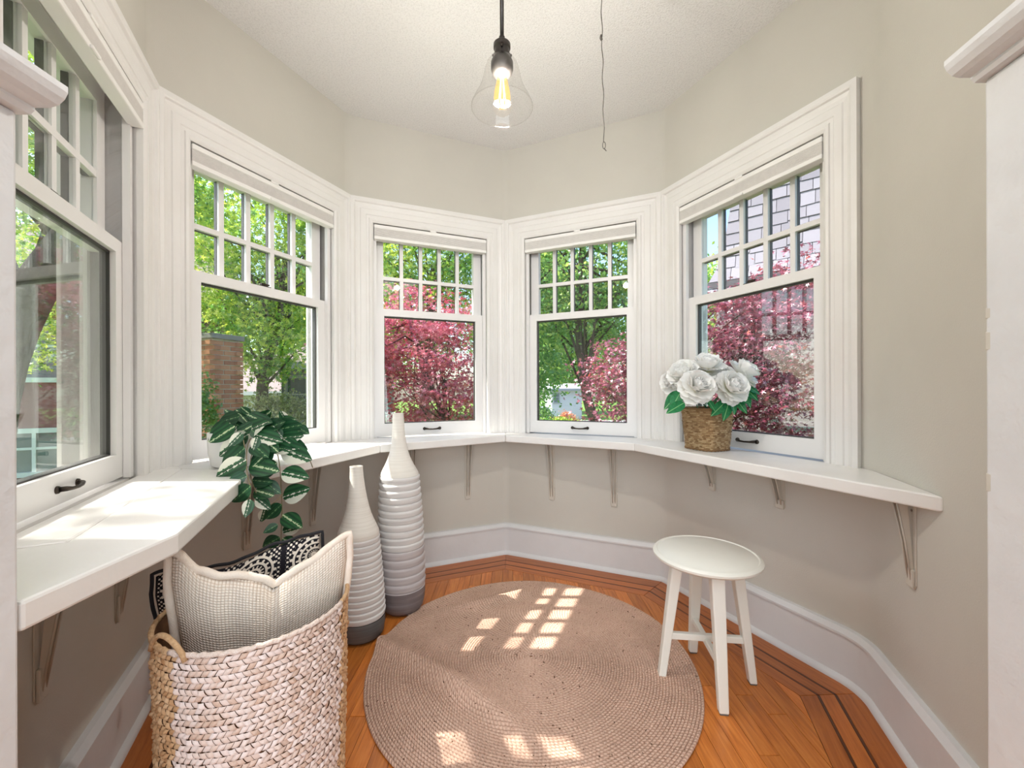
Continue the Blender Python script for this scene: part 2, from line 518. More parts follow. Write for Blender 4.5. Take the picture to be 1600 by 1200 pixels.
# ------------------------------------------------------------------ windows
def casing_profile(w):
    """(position across the board from its outer edge, depth); negative depth stands proud of the face"""
    sc_ = w / 0.11
    return [(0.0, -0.010), (0.016 * sc_, -0.012), (0.021 * sc_, -0.009), (0.024 * sc_, -0.001), (0.034 * sc_, 0.003), (0.046 * sc_, 0.004), (0.050 * sc_, 0.0), (0.074 * sc_, 0.0), (0.077 * sc_, 0.003),
            (0.088 * sc_, 0.003), (0.091 * sc_, -0.003), (0.100 * sc_, -0.004), (0.105 * sc_, -0.001), (w, 0.003)]
SASH_D0, SASH_D1 = 0.050, 0.088
UP_D0, UP_D1 = 0.092, 0.128
def pane_box(mb, u0, u1, z0, z1, d, t=0.004): mb.box(u0, u1, d - t / 2, d + t / 2, z0, z1)

WIN_LABEL = ['tall sash window at the far left edge of the photo', 'sash window behind the trailing plant', 'sash window behind the taller vase', 'sash window right of the far corner', 'sash window behind the basket of white peonies']
for i in range(5):
    L, u0 = win_u[i]
    if i == 4: L = 0.118 + OPW + 0.107
    u1 = u0 + OPW
    d = (K[i + 1] - K[i]).normalized()
    W = empty('window_%d' % (i + 1), (K[i].x, K[i].y, 0), math.atan2(d.y, d.x))
    tag(W, 'white multi-pane ' + WIN_LABEL[i], 'window', kind='structure')
    wl, wr, wh = u0, L - u1, ZCAS - 1.945
    # side casings and head casing, mitred
    for side, w in (('l', wl), ('r', wr)):
        pr = casing_profile(w); mb = MB(); vv = []; n = len(pr)
        back = WALL_OFF
        ring = pr + [(w, 0.035), (w - 0.004, back), (0.0, back)]
        m = len(ring)
        for z_ in ('b', 't'):
            for pos, dd in ring:
                uu = pos if side == 'l' else L - pos
                zz = ZL - 0.012 if z_ == 'b' else ZCAS - min(1.0, pos / w) * wh
                vv.append((uu, dd, zz))
        ff = [(k, (k + 1) % m, m + (k + 1) % m, m + k) for k in range(m)] + [tuple(range(m - 1, -1, -1)), tuple(range(m, 2 * m))]
        o = mb.add(vv, ff).build('side_casing', 'white', W); recalc(o)
    pr = casing_profile(wh); ring = pr + [(wh, 0.035), (wh - 0.004, WALL_OFF), (0.0, WALL_OFF)]; m = len(ring); vv = []
    for side in ('l', 'r'):
        for pos, dd in ring:
            fr_ = min(1.0, pos / wh)
            uu = wl * fr_ if side == 'l' else L - wr * fr_
            vv.append((uu, dd, ZCAS - pos))
    ff = [(k, (k + 1) % m, m + (k + 1) % m, m + k) for k in range(m)] + [tuple(range(m - 1, -1, -1)), tuple(range(m, 2 * m))]
    o = MB().add(vv, ff).build('head_casing', 'white', W); recalc(o)
    # jambs right through the wall
    D2 = 0.205
    MB().box(u0 - 0.02, u0, 0.02, D2, ZL - 0.01, 1.95).build('jamb', 'sash', W)
    MB().box(u1, u1 + 0.02, 0.02, D2, ZL - 0.01, 1.95).build('jamb', 'sash', W)
    MB().box(u0 - 0.02, u1 + 0.02, 0.02, D2, 1.945, 1.965).build('head_jamb', 'sash', W)
    sb = MB(); sb.add([(u0 - 0.05, 0.04, 0.70), (u1 + 0.05, 0.04, 0.70), (u1 + 0.05, 0.25, 0.68), (u0 - 0.05, 0.25, 0.68), (u0 - 0.02, 0.04, 0.752), (u1 + 0.02, 0.04, 0.752), (u1 + 0.05, 0.25, 0.722), (u0 - 0.05, 0.25, 0.722)],
           [(0, 3, 2, 1), (4, 5, 6, 7), (0, 1, 5, 4), (1, 2, 6, 5), (2, 3, 7, 6), (3, 0, 4, 7)]); sb.build('outer_sill', 'sash', W)
    for a, b in ((u0, u0 + 0.018), (u1 - 0.018, u1)):
        MB().box(a, b, 0.030, SASH_D0 - 0.001, ZL, 1.945).build('stop_bead', 'sash', W)
        MB().box(a, b, UP_D1 + 0.002, UP_D1 + 0.02, ZL, 1.945).build('stop_bead', 'sash', W)
    s0, s1 = u0 + 0.010, u1 - 0.010          # sash width
    # lower sash
    st, br, mr = 0.050, 0.072, 0.040
    zb, zt = ZL + 0.004, 1.484
    ls = MB()
    ls.box(s0, s0 + st, SASH_D0, SASH_D1, zb, zt); ls.box(s1 - st, s1, SASH_D0, SASH_D1, zb, zt)
    ls.box(s0 + st, s1 - st, SASH_D0, SASH_D1, zb, zb + br); ls.box(s0 + st, s1 - st, SASH_D0, SASH_D1, zt - mr, zt)
    lower = ls.build('lower_sash', 'sash', W)
    sp = MB(); a, b, e, f_ = s0 + st, s1 - st, zb + br, zt - mr
    q = 0.004
    for bx in ((a, a + q, e, f_), (b - q, b, e, f_), (a, b, e, e + q), (a, b, f_ - q * 1.6, f_)):
        sp.box(bx[0], bx[1], SASH_D0 + 0.014, SASH_D1 - 0.002, bx[2], bx[3])
    sp.build('glazing_spacer', 'spacer', lower)
    gp = MB(); pane_box(gp, a, b, e, f_, SASH_D0 + 0.02); gp.build('pane', 'glass', lower)
    # pull handle
    um = (u0 + u1) / 2
    hb = MB(); zz = zb + 0.036
    pts = [(um - 0.042, SASH_D0 - 0.004, zz), (um - 0.036, SASH_D0 - 0.014, zz), (um - 0.022, SASH_D0 - 0.019, zz - 0.002), (um, SASH_D0 - 0.021, zz - 0.003), (um + 0.022, SASH_D0 - 0.019, zz - 0.002), (um + 0.036, SASH_D0 - 0.014, zz), (um + 0.042, SASH_D0 - 0.004, zz)]
    hb.tube(pts, [0.0062, 0.006, 0.0042, 0.0038, 0.0042, 0.006, 0.0062], 10)
    for sx in (-1, 1): hb.tube([(um + sx * 0.045, SASH_D0 - 0.0045, zz), (um + sx * 0.045, SASH_D0 + 0.001, zz)], [0.0085, 0.0095], 14)
    hb.build('pull_handle', 'bronze', lower, smooth=True)
    # upper sash with ten panes
    zu0, zu1 = 1.448, 1.94
    us = MB(); us.box(s0, s0 + st, UP_D0, UP_D1, zu0, zu1); us.box(s1 - st, s1, UP_D0, UP_D1, zu0, zu1)
    us.box(s0 + st, s1 - st, UP_D0, UP_D1, zu0, zu0 + 0.036); us.box(s0 + st, s1 - st, UP_D0, UP_D1, zu1 - 0.055, zu1)
    upper = us.build('upper_sash', 'sash', W)
    a, b, e, f_ = s0 + st, s1 - st, zu0 + 0.036, zu1 - 0.055
    mw_ = 0.020; zmid = 1.668; pw = (b - a - 4 * mw_) / 5
    for k in range(1, 5):
        uu = a + k * pw + (k - 1) * mw_
        for z0_, z1_ in ((e, zmid - mw_ / 2), (zmid + mw_ / 2, f_)):
            MB().box(uu, uu + mw_, UP_D0 + 0.002, UP_D0 + 0.016, z0_, z1_).build('muntin', 'sash', upper)
            MB().box(uu + mw_ / 2 - 0.0115, uu + mw_ / 2 + 0.0115, UP_D0 + 0.017, UP_D1 - 0.004, z0_, z1_).build('glazing_spacer', 'spacer', upper)
    MB().box(a, b, UP_D0 + 0.001, UP_D0 + 0.017, zmid - mw_ / 2, zmid + mw_ / 2).build('muntin', 'sash', upper)
    MB().box(a, b, UP_D0 + 0.0171, UP_D1 - 0.004, zmid - 0.0115, zmid + 0.0115).build('glazing_spacer', 'spacer', upper)
    pm = None
    for r_ in range(2):
        z0_, z1_ = ((e, zmid - mw_ / 2), (zmid + mw_ / 2, f_))[r_]
        for k in range(5):
            uu = a + k * (pw + mw_)
            g_ = MB(); pane_box(g_, uu, uu + pw, z0_, z1_, UP_D0 + 0.010); g_.build('pane', 'glass', upper)
    lk = MB(); lk.box(um - 0.030, um + 0.030, SASH_D1 - 0.022, SASH_D1 + 0.001, zt, zt + 0.008); lk.box(um - 0.012, um + 0.016, SASH_D1 - 0.018, SASH_D1 - 0.004, zt + 0.008, zt + 0.02)
    lk.tube([(um - 0.002, SASH_D1 - 0.011, zt + 0.014), (um + 0.026, SASH_D1 - 0.016, zt + 0.016)], 0.004, 8)
    lk.build('sash_lock', 'bronze', upper, bevel=0.002)

    # raised blind tucked under the head of the window: a thing of its own
    S = empty('window_blind', (K[i].x, K[i].y, 0), math.atan2(d.y, d.x))
    tag(S, ['raised pale grey blind in the far left window', 'raised pale grey blind in the window above the trailing plant', 'raised pale grey blind in the window just left of the far corner',
            'raised pale grey blind in the window just right of the far corner', 'raised pale grey blind in the window above the white peonies'][i], 'window blind', 'raised blinds in the windows')
    b0, b1 = u0 + 0.004, u1 - 0.004
    MB().box(b0, b1, 0.000, 0.040, 1.918, 1.938).build('head_rail', 'shaderail', S, bevel=0.003)
    fb = MB(); prof = []; nz = 8
    for k in range(nz):         # folded cells
        za = 1.918 - k * (0.044 / nz); zb_ = 1.918 - (k + 1) * (0.044 / nz)
        prof += [(0.004, za), (0.001, (za + zb_) / 2)]
    prof += [(0.004, 1.874)]
    ring = prof + [(0.036, 1.874), (0.036, 1.918)]; m = len(ring)
    vv = [(b0 + 0.001, dd, z_) for dd, z_ in ring] + [(b1 - 0.001, dd, z_) for dd, z_ in ring]
    ff = [(k, (k + 1) % m, m + (k + 1) % m, m + k) for k in range(m)] + [tuple(range(m - 1, -1, -1)), tuple(range(m, 2 * m))]
    recalc(fb.add(vv, ff).build('folded_fabric', 'shade', S))
    MB().box(b0, b1, -0.001, 0.038, 1.857, 1.874).build('bottom_rail', 'shaderail', S, bevel=0.003)
    MB().box(um - 0.022, um + 0.022, -0.008, 0.0, 1.856, 1.866).build('pull_tab', 'shaderail', S, bevel=0.003)
    MB().box(um - 0.018, um + 0.018, -0.004, 0.004, 1.934, 1.944).build('rail_clip', 'shaderail', S, bevel=0.002)

# ------------------------------------------------------------------ pilasters of the opening with their cap moulding
def pilaster(name, xf, yf, sgn, depth_y, wdt, zcap, label, lean):
    R = empty(name, (0, 0, 0)); tag(R, label, 'trim', kind='structure')
    x_far = xf; x_near = xf - sgn * lean * depth_y
    q = [(x_far, yf), (x_near, yf - depth_y), (x_near + sgn * wdt, yf - depth_y), (x_far + sgn * wdt, yf)]
    if sgn > 0: q = [q[0], q[1], q[2], q[3]]
    else: q = list(reversed(q))
    recalc(MB().prism(q, 0, zcap).build('panel', 'oldwhite', R, bevel=0.004))
    # cap: swept profile along the inner face and round the far end
    prof = [(0, 0), (0.012, 0.0), (0.016, 0.006), (0.016, 0.010), (0.030, 0.013), (0.038, 0.018), (0.044, 0.027), (0.047, 0.036), (0.047, 0.044), (0, 0.044)]
    nx = -sgn
    pts = [((x_near, yf - depth_y), (nx, 0)), ((x_far, yf), (nx, 1)), ((x_far + sgn * wdt, yf), (0, 1))]
    vv = []; m = len(prof)
    for (px, py), (ax, ay) in pts:
        for ins, z_ in prof: vv.append((px + ax * ins, py + ay * ins * 0.35, zcap + z_))
    ff = []
    for a in range(2):
        for k in range(m): ff.append((a * m + k, a * m + (k + 1) % m, (a + 1) * m + (k + 1) % m, (a + 1) * m + k))
    ff += [tuple(range(m - 1, -1, -1)), tuple(2 * m + k for k in range(m))]
    recalc(MB().add(vv, ff).build('cap_moulding', 'oldwhite', R, bevel=0.0))
    recalc(MB().prism(q, zcap + 0.0, zcap + 0.042).build('cap_block', 'oldwhite', R))
    # plaster pier above the cap
    q2 = [(px + sgn * 0.06, py - 0.05) for px, py in q]
    recalc(MB().prism(q2, zcap + 0.042, ZC).build('pier', 'wall', R))
    return R
R = pilaster('trim_1', 0.757, 0.655, 1, 0.26, 0.20, 1.516, 'white painted pilaster with cap moulding at the right edge', 0.13)
for z_, h_ in ((1.135, 0.018), (1.085, 0.030), (0.86, 0.03)):      # hinge leaf scars along the edge
    MB().box(0.7560, 0.760, 0.640, 0.6552, z_, z_ + h_).build('hinge_scar', 'bracket', R, bevel=0.003)
R2 = pilaster('trim_2', -0.628, 0.521, -1, 0.20, 0.36, 1.380, 'white painted pilaster at the left edge beside the ledge', 0.0)

recalc(MB().prism([(-0.80, 0.520), (-0.876, 0.690), (-1.05, 0.61), (-0.985, 0.520)], 0, ZC).build('return_panel', 'white', R2))

# ------------------------------------------------------------------ ledge under the windows
front = [Vector(p_) for p_ in ((-0.629, 0.524), (-0.635, 0.778), (-0.863, 1.350), (-0.647, 2.009), (-0.039, 2.400), (0.606, 2.033), (1.066, 1.012))]
back = offset_poly(K, -0.022)
wallr = WP
def ledge(name, pts, label, seam=None):
    o = MB().prism(pts, ZLB, ZL).build(name, 'ledge', bevel=0.005); recalc(o)
    tag(o, label, 'ledge', 'white ledge boards under the windows'); return o
tip = wallr[5] + (wallr[6] - wallr[5]).normalized() * 0.37
gp_ = 0.0006
def lp(a, b, w): return (a.x + (b.x - a.x) * w, a.y + (b.y - a.y) * w)
# left ledge is made of two boards with a straight joint
mid0, mid1 = K[0] + Vector((0.9, 0.43)) * 0.092, K[1] + Vector((0.9, 0.1)) * 0.085
Lpil = (-0.795, 0.524)
ledge('ledge_board', [Lpil, (front[0].x, front[0].y), (front[1].x, front[1].y), (front[2].x, front[2].y), (mid1.x, mid1.y), (mid0.x, mid0.y), (-0.874, 0.690)],
      'wide front ledge board of the leftmost window, sunlit')
ledge('ledge_board', [(mid0.x - 0.001, mid0.y + 0.0005), (mid1.x - 0.001, mid1.y), (back[1].x, back[1].y), (back[0].x, back[0].y)], 'narrow rear ledge board against the leftmost window')
ledge('ledge_board', [(front[2].x, front[2].y + gp_), (front[3].x - gp_, front[3].y - gp_), (back[2].x, back[2].y), (back[1].x, back[1].y + gp_), (mid1.x, mid1.y + gp_)], 'ledge board carrying the trailing plant')
ledge('ledge_board', [(front[3].x + gp_, front[3].y), (front[4].x - gp_, front[4].y), (back[3].x - gp_, back[3].y), (back[2].x + gp_, back[2].y)], 'ledge board behind the taller vase')
ledge('ledge_board', [(front[4].x + gp_, front[4].y), (front[5].x - gp_, front[5].y), (back[4].x - gp_, back[4].y), (back[3].x + gp_, back[3].y)], 'ledge board right of the far corner')
arc = [(q[0] - q[2] * -0.001, q[1] - q[3] * -0.001) for q in PATHS[4][-9:] + PATHS[5][1:9]]
d5 = (K[5] - K[4]).normalized(); n5 = Vector((-d5.y, d5.x))
j = K[4] + d5 * 0.93
pts = [(front[5].x + gp_, front[5].y), (front[6].x - 0.004, front[6].y), (tip.x - 0.004, tip.y)] + list(reversed(arc)) + [(j.x + n5.x * 0.024, j.y + n5.y * 0.024), (j.x + n5.x * 0.0 - d5.x * 0.03, j.y - d5.y * 0.03), (back[4].x + gp_, back[4].y)]
pts = [(front[5].x + gp_, front[5].y), (front[6].x, front[6].y), (tip.x, tip.y)] + list(reversed(arc)) + [(back[4].x + gp_, back[4].y)]
ledge('ledge_board', pts, 'long tapering ledge board carrying the peony basket')

# ------------------------------------------------------------------ shelf brackets
def make_bracket(loc, inward, label, h=0.20, arm=0.13):
    """wall strip + arm + diagonal rib; local x = inward from the wall"""
    B = empty('shelf_bracket', (loc[0], loc[1], ZLB), math.atan2(inward.y, inward.x))
    tag(B, label, 'bracket', 'painted metal brackets under the ledge')
    st = MB(); w = 0.019
    st.box(0, 0.003, -w, w, -h + 0.012, -0.001)
    st.add([(0, -w, -h + 0.012), (0.003, -w, -h + 0.012), (0.003, w, -h + 0.012), (0, w, -h + 0.012), (0, -w * 0.6, -h), (0.003, -w * 0.6, -h), (0.003, w * 0.6, -h), (0, w * 0.6, -h)],
           [(0, 1, 2, 3), (7, 6, 5, 4), (0, 4, 5, 1), (1, 5, 6, 2), (2, 6, 7, 3), (3, 7, 4, 0)])
    recalc(st.build('wall_strip', 'bracket', B, bevel=0.001))
    # folded channel: two tapering side plates with rolled front edges
    topx = min(0.062, arm * 0.8); side = [(0.003, -h + 0.045), (0.006, -h + 0.020), (topx, -0.0045), (topx * 0.45, -0.0045)]
    for sy in (-1, 1):
        yo = 0.0105; n_ = len(side); vv = []
        for dy in (0.0, 0.0022):
            for x_, z_ in side:
                w_ = 0.55 + 0.45 * (z_ + h) / h; vv.append((x_, sy * (yo * w_ + dy), z_))
        recalc(MB().add(vv, [tuple(range(n_ - 1, -1, -1)), tuple(range(n_, 2 * n_))] + [(k, (k + 1) % n_, n_ + (k + 1) % n_, n_ + k) for k in range(n_)]).build('side_plate', 'bracket', B))
    rt = MB()
    pts = [(0.006, -1, -h + 0.018), (topx * 0.5, 0, -h * 0.48), (topx, 0, -0.006)]
    path = [(x_ + 0.001, -(0.0115 * (0.55 + 0.45 * (z_ + h) / h)), z_) for x_, _, z_ in reversed(pts)] + [(x_ + 0.001, 0.0115 * (0.55 + 0.45 * (z_ + h) / h), z_) for x_, _, z_ in pts]
    rt.tube(path, 0.0026, 6).build('rolled_edge', 'bracket', B, smooth=True)
    MB().box(0.003, 0.010, -0.0165, 0.0165, -h + 0.004, -h * 0.78).build('foot_tab', 'bracket', B, bevel=0.002)
    ar = MB(); ar.box(0.0, arm, -0.010, 0.010, -0.004, -0.0005); ar.build('arm', 'bracket', B, bevel=0.001)
    for z_ in (-h + 0.008, -0.03): MB().tube([(0.002, 0, z_), (0.0048, 0, z_)], 0.0035, 8).build('screw', 'slot', B)
    return B
def on_wall(i, u):
    dd = (WP[i + 1] - WP[i]).normalized(); pt = WP[i] + dd * u
    return pt, Vector((dd.y, -dd.x))
def u_at(i, px):
    """distance along wall i at which the wall stands behind pixel column px"""
    a, b = WP[i], WP[i + 1]; r_ = (px - 800) / F
    dd = b - a
    w = (r_ * a.y - a.x) / (dd.x - r_ * dd.y)
    return w * dd.length
for wi, px, h_, arm_, lab in ((0, 58, 0.33, 0.19, 'nearest painted bracket under the left ledge by the pilaster'), (0, 182, 0.355, 0.18, 'short painted bracket under the left ledge, second from the pilaster'),
                        (1, 384, 0.357, 0.20, 'painted bracket half hidden by the trailing leaves'), (1, 487, 0.357, 0.20, 'painted bracket left of the shorter vase, beside the trailing leaves'),
                        (2, 643, 0.357, 0.14, 'painted bracket half hidden behind the taller vase'), (2, 730, 0.357, 0.13, 'painted bracket under the ledge just left of the far corner'),
                        (3, 862, 0.357, 0.13, 'painted bracket under the ledge just right of the far corner'), (3, 959, 0.357, 0.13, 'painted bracket under the ledge, second right of the far corner'),
                        (4, 1113, 0.172, 0.16, 'short painted bracket below the peony basket'), (4, 1219, 0.175, 0.16, 'short painted bracket between the stool and the window ledge end'),
                        (5, 1426, 0.245, 0.05, 'slim painted bracket under the right tip of the ledge')):
    pt, nn = on_wall(wi, u_at(wi, px))
    make_bracket(pt, nn, lab, h_, arm_)
# batten strips under the back ledge boards
for i, lab in ((2, 'thin beige batten under the ledge left of the far corner'), (3, 'thin beige batten under the ledge right of the far corner')):
    a, an = on_wall(i, 0.05); b, bn = on_wall(i, (WP[i + 1] - WP[i]).length - 0.05)
    o = MB().prism([(a.x, a.y), (a.x + an.x * 0.018, a.y + an.y * 0.018), (b.x + bn.x * 0.018, b.y + bn.y * 0.018), (b.x, b.y)], ZLB - 0.022, ZLB - 0.0005).build('trim_%d' % (i + 1), 'bracket', bevel=0.001); recalc(o)
    tag(o, lab, 'trim', kind='structure')

# ------------------------------------------------------------------ stool
M['stooltop'] = M['stool']
ST = empty('stool', (0.682, 1.445, 0), math.radians(-7)); tag(ST, 'cream white round wooden stool with four splayed legs and crossed rails', 'stool')
o = MB().lathe([(0.0, 0.424), (0.150, 0.424), (0.168, 0.427), (0.176, 0.434), (0.177, 0.441), (0.172, 0.447), (0.165, 0.4495), (0.1615, 0.4462), (0.1585, 0.4465), (0.154, 0.4495), (0.0, 0.4495)], 72, cap=False).build('seat', 'stool', ST); recalc(o); smooth_by_angle(o, 35)
MB().box(-0.11, 0.11, -0.022, 0.022, 0.400, 0.4242).build('seat_rail', 'stool', ST, bevel=0.003)
MB().box(-0.022, 0.022, -0.11, 0.11, 0.396, 0.4242).build('seat_rail', 'stool', ST, bevel=0.003)
def loft(a, b, ha, hb, ang):
    """tapered square leg from a to b with half sizes (x,y)"""
    v = []; c, s_ = math.cos(ang), math.sin(ang)
    for p_, h_ in ((a, ha), (b, hb)):
        for sx, sy in ((-1, -1), (1, -1), (1, 1), (-1, 1)):
            x_, y_ = sx * h_[0], sy * h_[1]
            v.append((p_[0] + x_ * c - y_ * s_, p_[1] + x_ * s_ + y_ * c, p_[2]))
    return v, [(0, 3, 2, 1), (4, 5, 6, 7), (0, 1, 5, 4), (1, 2, 6, 5), (2, 3, 7, 6), (3, 0, 4, 7)]
for k in range(4):
    a = k * PI / 2
    r0, r1 = 0.152, 0.098
    foot = (r0 * math.cos(a), r0 * math.sin(a), 0.004); top = (r1 * math.cos(a), r1 * math.sin(a), 0.4242)
    v, f = loft(foot, top, (0.0125, 0.0150), (0.0185, 0.0215), a)
    lg = MB().add(v, f).build('leg', 'stool', ST, bevel=0.004)
    v, f = loft((foot[0], foot[1], 0.0), (foot[0], foot[1], 0.0045), (0.011, 0.0125), (0.011, 0.0125), a)
    MB().add(v, f).build('foot_pad', 'rubber', lg)
MB().box(-0.142, 0.142, -0.009, 0.009, 0.137, 0.160).build('cross_rail', 'stool', ST, bevel=0.003)
MB().box(-0.009, 0.009, -0.142, 0.142, 0.126, 0.149).build('cross_rail', 'stool', ST, bevel=0.003)

# ------------------------------------------------------------------ rug
t = NT('braided_jute'); p = t.principled(srgb(176, 146, 122), 0.9, 0.15)
tc = t.n('ShaderNodeTexCoord'); uvm = t.n('ShaderNodeMapping'); uvm.inputs['Scale'].default_value = (1, 1, 1)
t.l(tc.outputs['UV'], uvm.inputs[0])
n1 = t.noise(1.6, 4, 0.7, uvm.outputs[0]); n2 = t.noise(5.0, 3, 0.6, t.coord())
ca = t.ramp(n1.outputs[0], [(0.22, srgb(146, 112, 94)), (0.42, srgb(198, 164, 146)), (0.62, srgb(212, 182, 164)), (0.8, srgb(228, 206, 190))])
cb = t.ramp(n2.outputs[0], [(0.35, (0.90, 0.88, 0.86, 1)), (0.65, (1.04, 1.03, 1.02, 1))])
mul = t.n('ShaderNodeMix', data_type='RGBA'); mul.blend_type = 'MULTIPLY'; mul.inputs[0].default_value = 1
t.l(ca, mul.inputs[6]); t.l(cb, mul.inputs[7])
fl = t.noise(90, 1, 0.5, t.coord())       # dark husk flecks
fk = t.math('GREATER_THAN', fl.outputs[0], 0.735)
t.l(t.mix(fk, mul.outputs[2], srgb(96, 68, 48)), p.inputs['Base Color'])
wv = t.n('ShaderNodeTexWave'); wv.inputs['Scale'].default_value = 0.35; wv.wave_profile = 'SIN'; wv.inputs['Distortion'].default_value = 1.0
mp2 = t.n('ShaderNodeMapping'); mp2.inputs['Rotation'].default_value = (0, 0, math.radians(35)); t.l(tc.outputs['UV'], mp2.inputs[0]); t.l(mp2.outputs[0], wv.inputs[0])
t.bump(p, wv.outputs[0], 0.6, 0.004)
M['jute'] = t.m
RC = Vector((0.066, 1.565)); RR = 0.605; pitch = 0.0098; turns = int(RR / pitch)
def rug_z(x_, y_):
    rx, ry = x_ - RC.x, y_ - RC.y
    z_ = 0.0
    # a long ripple in the near left quarter and a soft one at the back left
    along = rx * 0.82 - ry * 0.57
    dd = (rx * 0.57 + ry * 0.82) + 0.30 + 0.012 * math.sin(7 * along)
    z_ += 0.042 * (math.exp(-(dd / 0.026) ** 2) if dd < 0 else math.exp(-(dd / 0.055) ** 2)) * (1 / (1 + math.exp((along - 0.10) * 14)))
    z_ += 0.008 * math.exp(-((dd + 0.10) / 0.06) ** 2) * (1 / (1 + math.exp((along - 0.0) * 14)))
    d2 = rx * 0.45 - ry * 0.89 + 0.44
    z_ += 0.016 * math.exp(-(d2 / 0.03) ** 2) * math.exp(-((rx + 0.22) / 0.22) ** 2)
    d3 = rx * 0.9 - ry * 0.43 - 0.40
    z_ += 0.006 * math.exp(-(d3 / 0.05) ** 2) * math.exp(-((ry + 0.1) / 0.25) ** 2)
    edge = math.hypot(rx, ry) / RR
    z_ *= 1.0
    return z_ + 0.004 * max(0, edge - 0.9) * 10 * (0.5 + 0.5 * math.sin(5 * math.atan2(ry, rx)))
V = []; UV = []; 
prof = [(-0.5, 0.0), (-0.47, 0.0042), (-0.28, 0.0068), (0.0, 0.0078), (0.28, 0.0068), (0.47, 0.0042), (0.5, 0.0)]
rows = 0; s_len = 0.0; pts_r = []
th = 0.0
while True:
    r = 0.003 + pitch * th / (2 * PI)
    if r > RR: break
    pts_r.append((r, th)); th += max(0.03, min(0.5, 0.016 / max(r, 0.012)))
Vv = np.zeros((len(pts_r), len(prof), 3)); Uu = np.zeros((len(pts_r), len(prof), 2)); s_len = 0.0
for i_, (r, th) in enumerate(pts_r):
    if i_: s_len += (th - pts_r[i_ - 1][1]) * r
    wob = 1 + 0.004 * math.sin(th * 3.0) * (r / RR)
    for k, (o_, hz) in enumerate(prof):
        rr_ = (r + o_ * pitch) * wob
        x_, y_ = RC.x + rr_ * math.cos(th), RC.y + rr_ * math.sin(th)
        Vv[i_, k] = (x_, y_, hz + rug_z(x_, y_) + 0.0005); Uu[i_, k] = (s_len * 90, o_ * 1.0 + 0.31 * math.floor(th / (2 * PI)))
n_, m_ = len(pts_r), len(prof)
idx = np.arange(n_ * m_).reshape(n_, m_)
Fc = np.stack([idx[:-1, :-1], idx[1:, :-1], idx[1:, 1:], idx[:-1, 1:]], -1).reshape(-1, 4)
me = np_mesh('round_rug', Vv.reshape(-1, 3), Fc, smooth=True)
uvl = me.uv_layers.new(name='uv'); li = np.zeros(len(me.loops), dtype=np.int32); me.loops.foreach_get('vertex_index', li)
uvl.data.foreach_set('uv', Uu.reshape(-1, 2)[li].astype(np.float32).ravel())
rug = place('round_rug', me, 'jute'); recalc(rug); tag(rug, 'round braided jute rug with a rippled fold, lying on the oak floor', 'rug')

# ------------------------------------------------------------------ vases
def ceramic(name, a, b, c, bands=60.0):
    t = NT(name); p = t.principled(a, 0.55, 0.4)
    v = t.coord('Object', (2, 2, bands)); n = t.noise(1.6, 5, 0.65, v); n2 = t.noise(14, 4, 0.6, t.coord())
    base = t.ramp(n.outputs[0], [(0.3, b), (0.55, a), (0.75, c)])
    t.l(t.mix(t.math('MULTIPLY', n2.outputs[0], 0.35), base, b), p.inputs['Base Color'])
    t.bump(p, n.outputs[0], 0.15, 0.004); return t.m
M['vcream'] = ceramic('matte_cream_glaze', srgb(232, 228, 220), srgb(218, 213, 204), srgb(238, 235, 229), 90)
M['vwhite'] = ceramic('chalk_white_glaze', srgb(224, 222, 220), srgb(200, 197, 196), srgb(234, 232, 230), 60)
M['vmauve'] = ceramic('mauve_grey_glaze', srgb(196, 190, 190), srgb(178, 170, 172), srgb(210, 205, 204), 60)
M['vgrey'] = ceramic('slate_grey_glaze', srgb(112, 112, 112), srgb(92, 92, 92), srgb(134, 134, 134), 60)
M['vplum'] = ceramic('plum_grey_glaze', srgb(128, 118, 118), srgb(104, 94, 95), srgb(148, 138, 138), 60)
def ridged(z0, z1, r0, r1, n, amp, bulge=0.0):
    out = []
    for k in range(n):
        for j_, (w, e) in enumerate(((0.0, -0.9), (0.12, -0.2), (0.35, 0.35), (0.62, 0.75), (0.85, 1.0), (0.95, 0.4))):
            tt = (k + w) / n; z_ = z0 + (z1 - z0) * tt; r = r0 + (r1 - r0) * tt + bulge * math.sin(PI * tt)
            out.append((r + amp * e, z_))
    out.append((r1 - amp * 0.5, z1)); return out
def vase(name, loc, label, base_prof, body, body2, neck, mats, lean):
    R = empty(name, (*loc, 0)); tag(R, label, 'vase', 'pair of ribbed floor vases')
    for nm, prof, mt in (('base', base_prof, mats[0]), ('lower_body', body, mats[1]), ('upper_body', body2, mats[2]), ('neck', neck, mats[3])):
        if prof is None: continue
        o = MB().lathe(prof, 64, cap=False, lean=lean).build(nm, mt, R); recalc(o); smooth_by_angle(o, 50)
    return R
# tall vase
b2 = ridged(0.115, 0.30, 0.1030, 0.1025, 5, 0.0042, 0.001); b3 = ridged(0.30, 0.628, 0.1025, 0.0870, 11, 0.0042, 0.003)
vase('floor_vase', (-0.513, 1.915), 'taller ribbed white floor vase with plum grey base standing beside the rug',
     [(0.0, 0.001), (0.055, 0.001), (0.078, 0.008), (0.092, 0.026), (0.0985, 0.05), (0.1005, 0.062), (0.0995, 0.064), (0.1025, 0.078), (0.1035, 0.113)],
     [(0.1035, 0.113)] + b2, b3, [(0.087, 0.628), (0.086, 0.636), (0.078, 0.652), (0.066, 0.674), (0.054, 0.700), (0.044, 0.728), (0.037, 0.758), (0.032, 0.792), (0.0285, 0.83), (0.0265, 0.87), (0.0255, 0.908), (0.0262, 0.915), (0.0235, 0.915), (0.021, 0.90), (0.020, 0.80), (0.0, 0.79)],
     ('vplum', 'vmauve', 'vwhite', 'vcream'), (-0.022, 0.0))
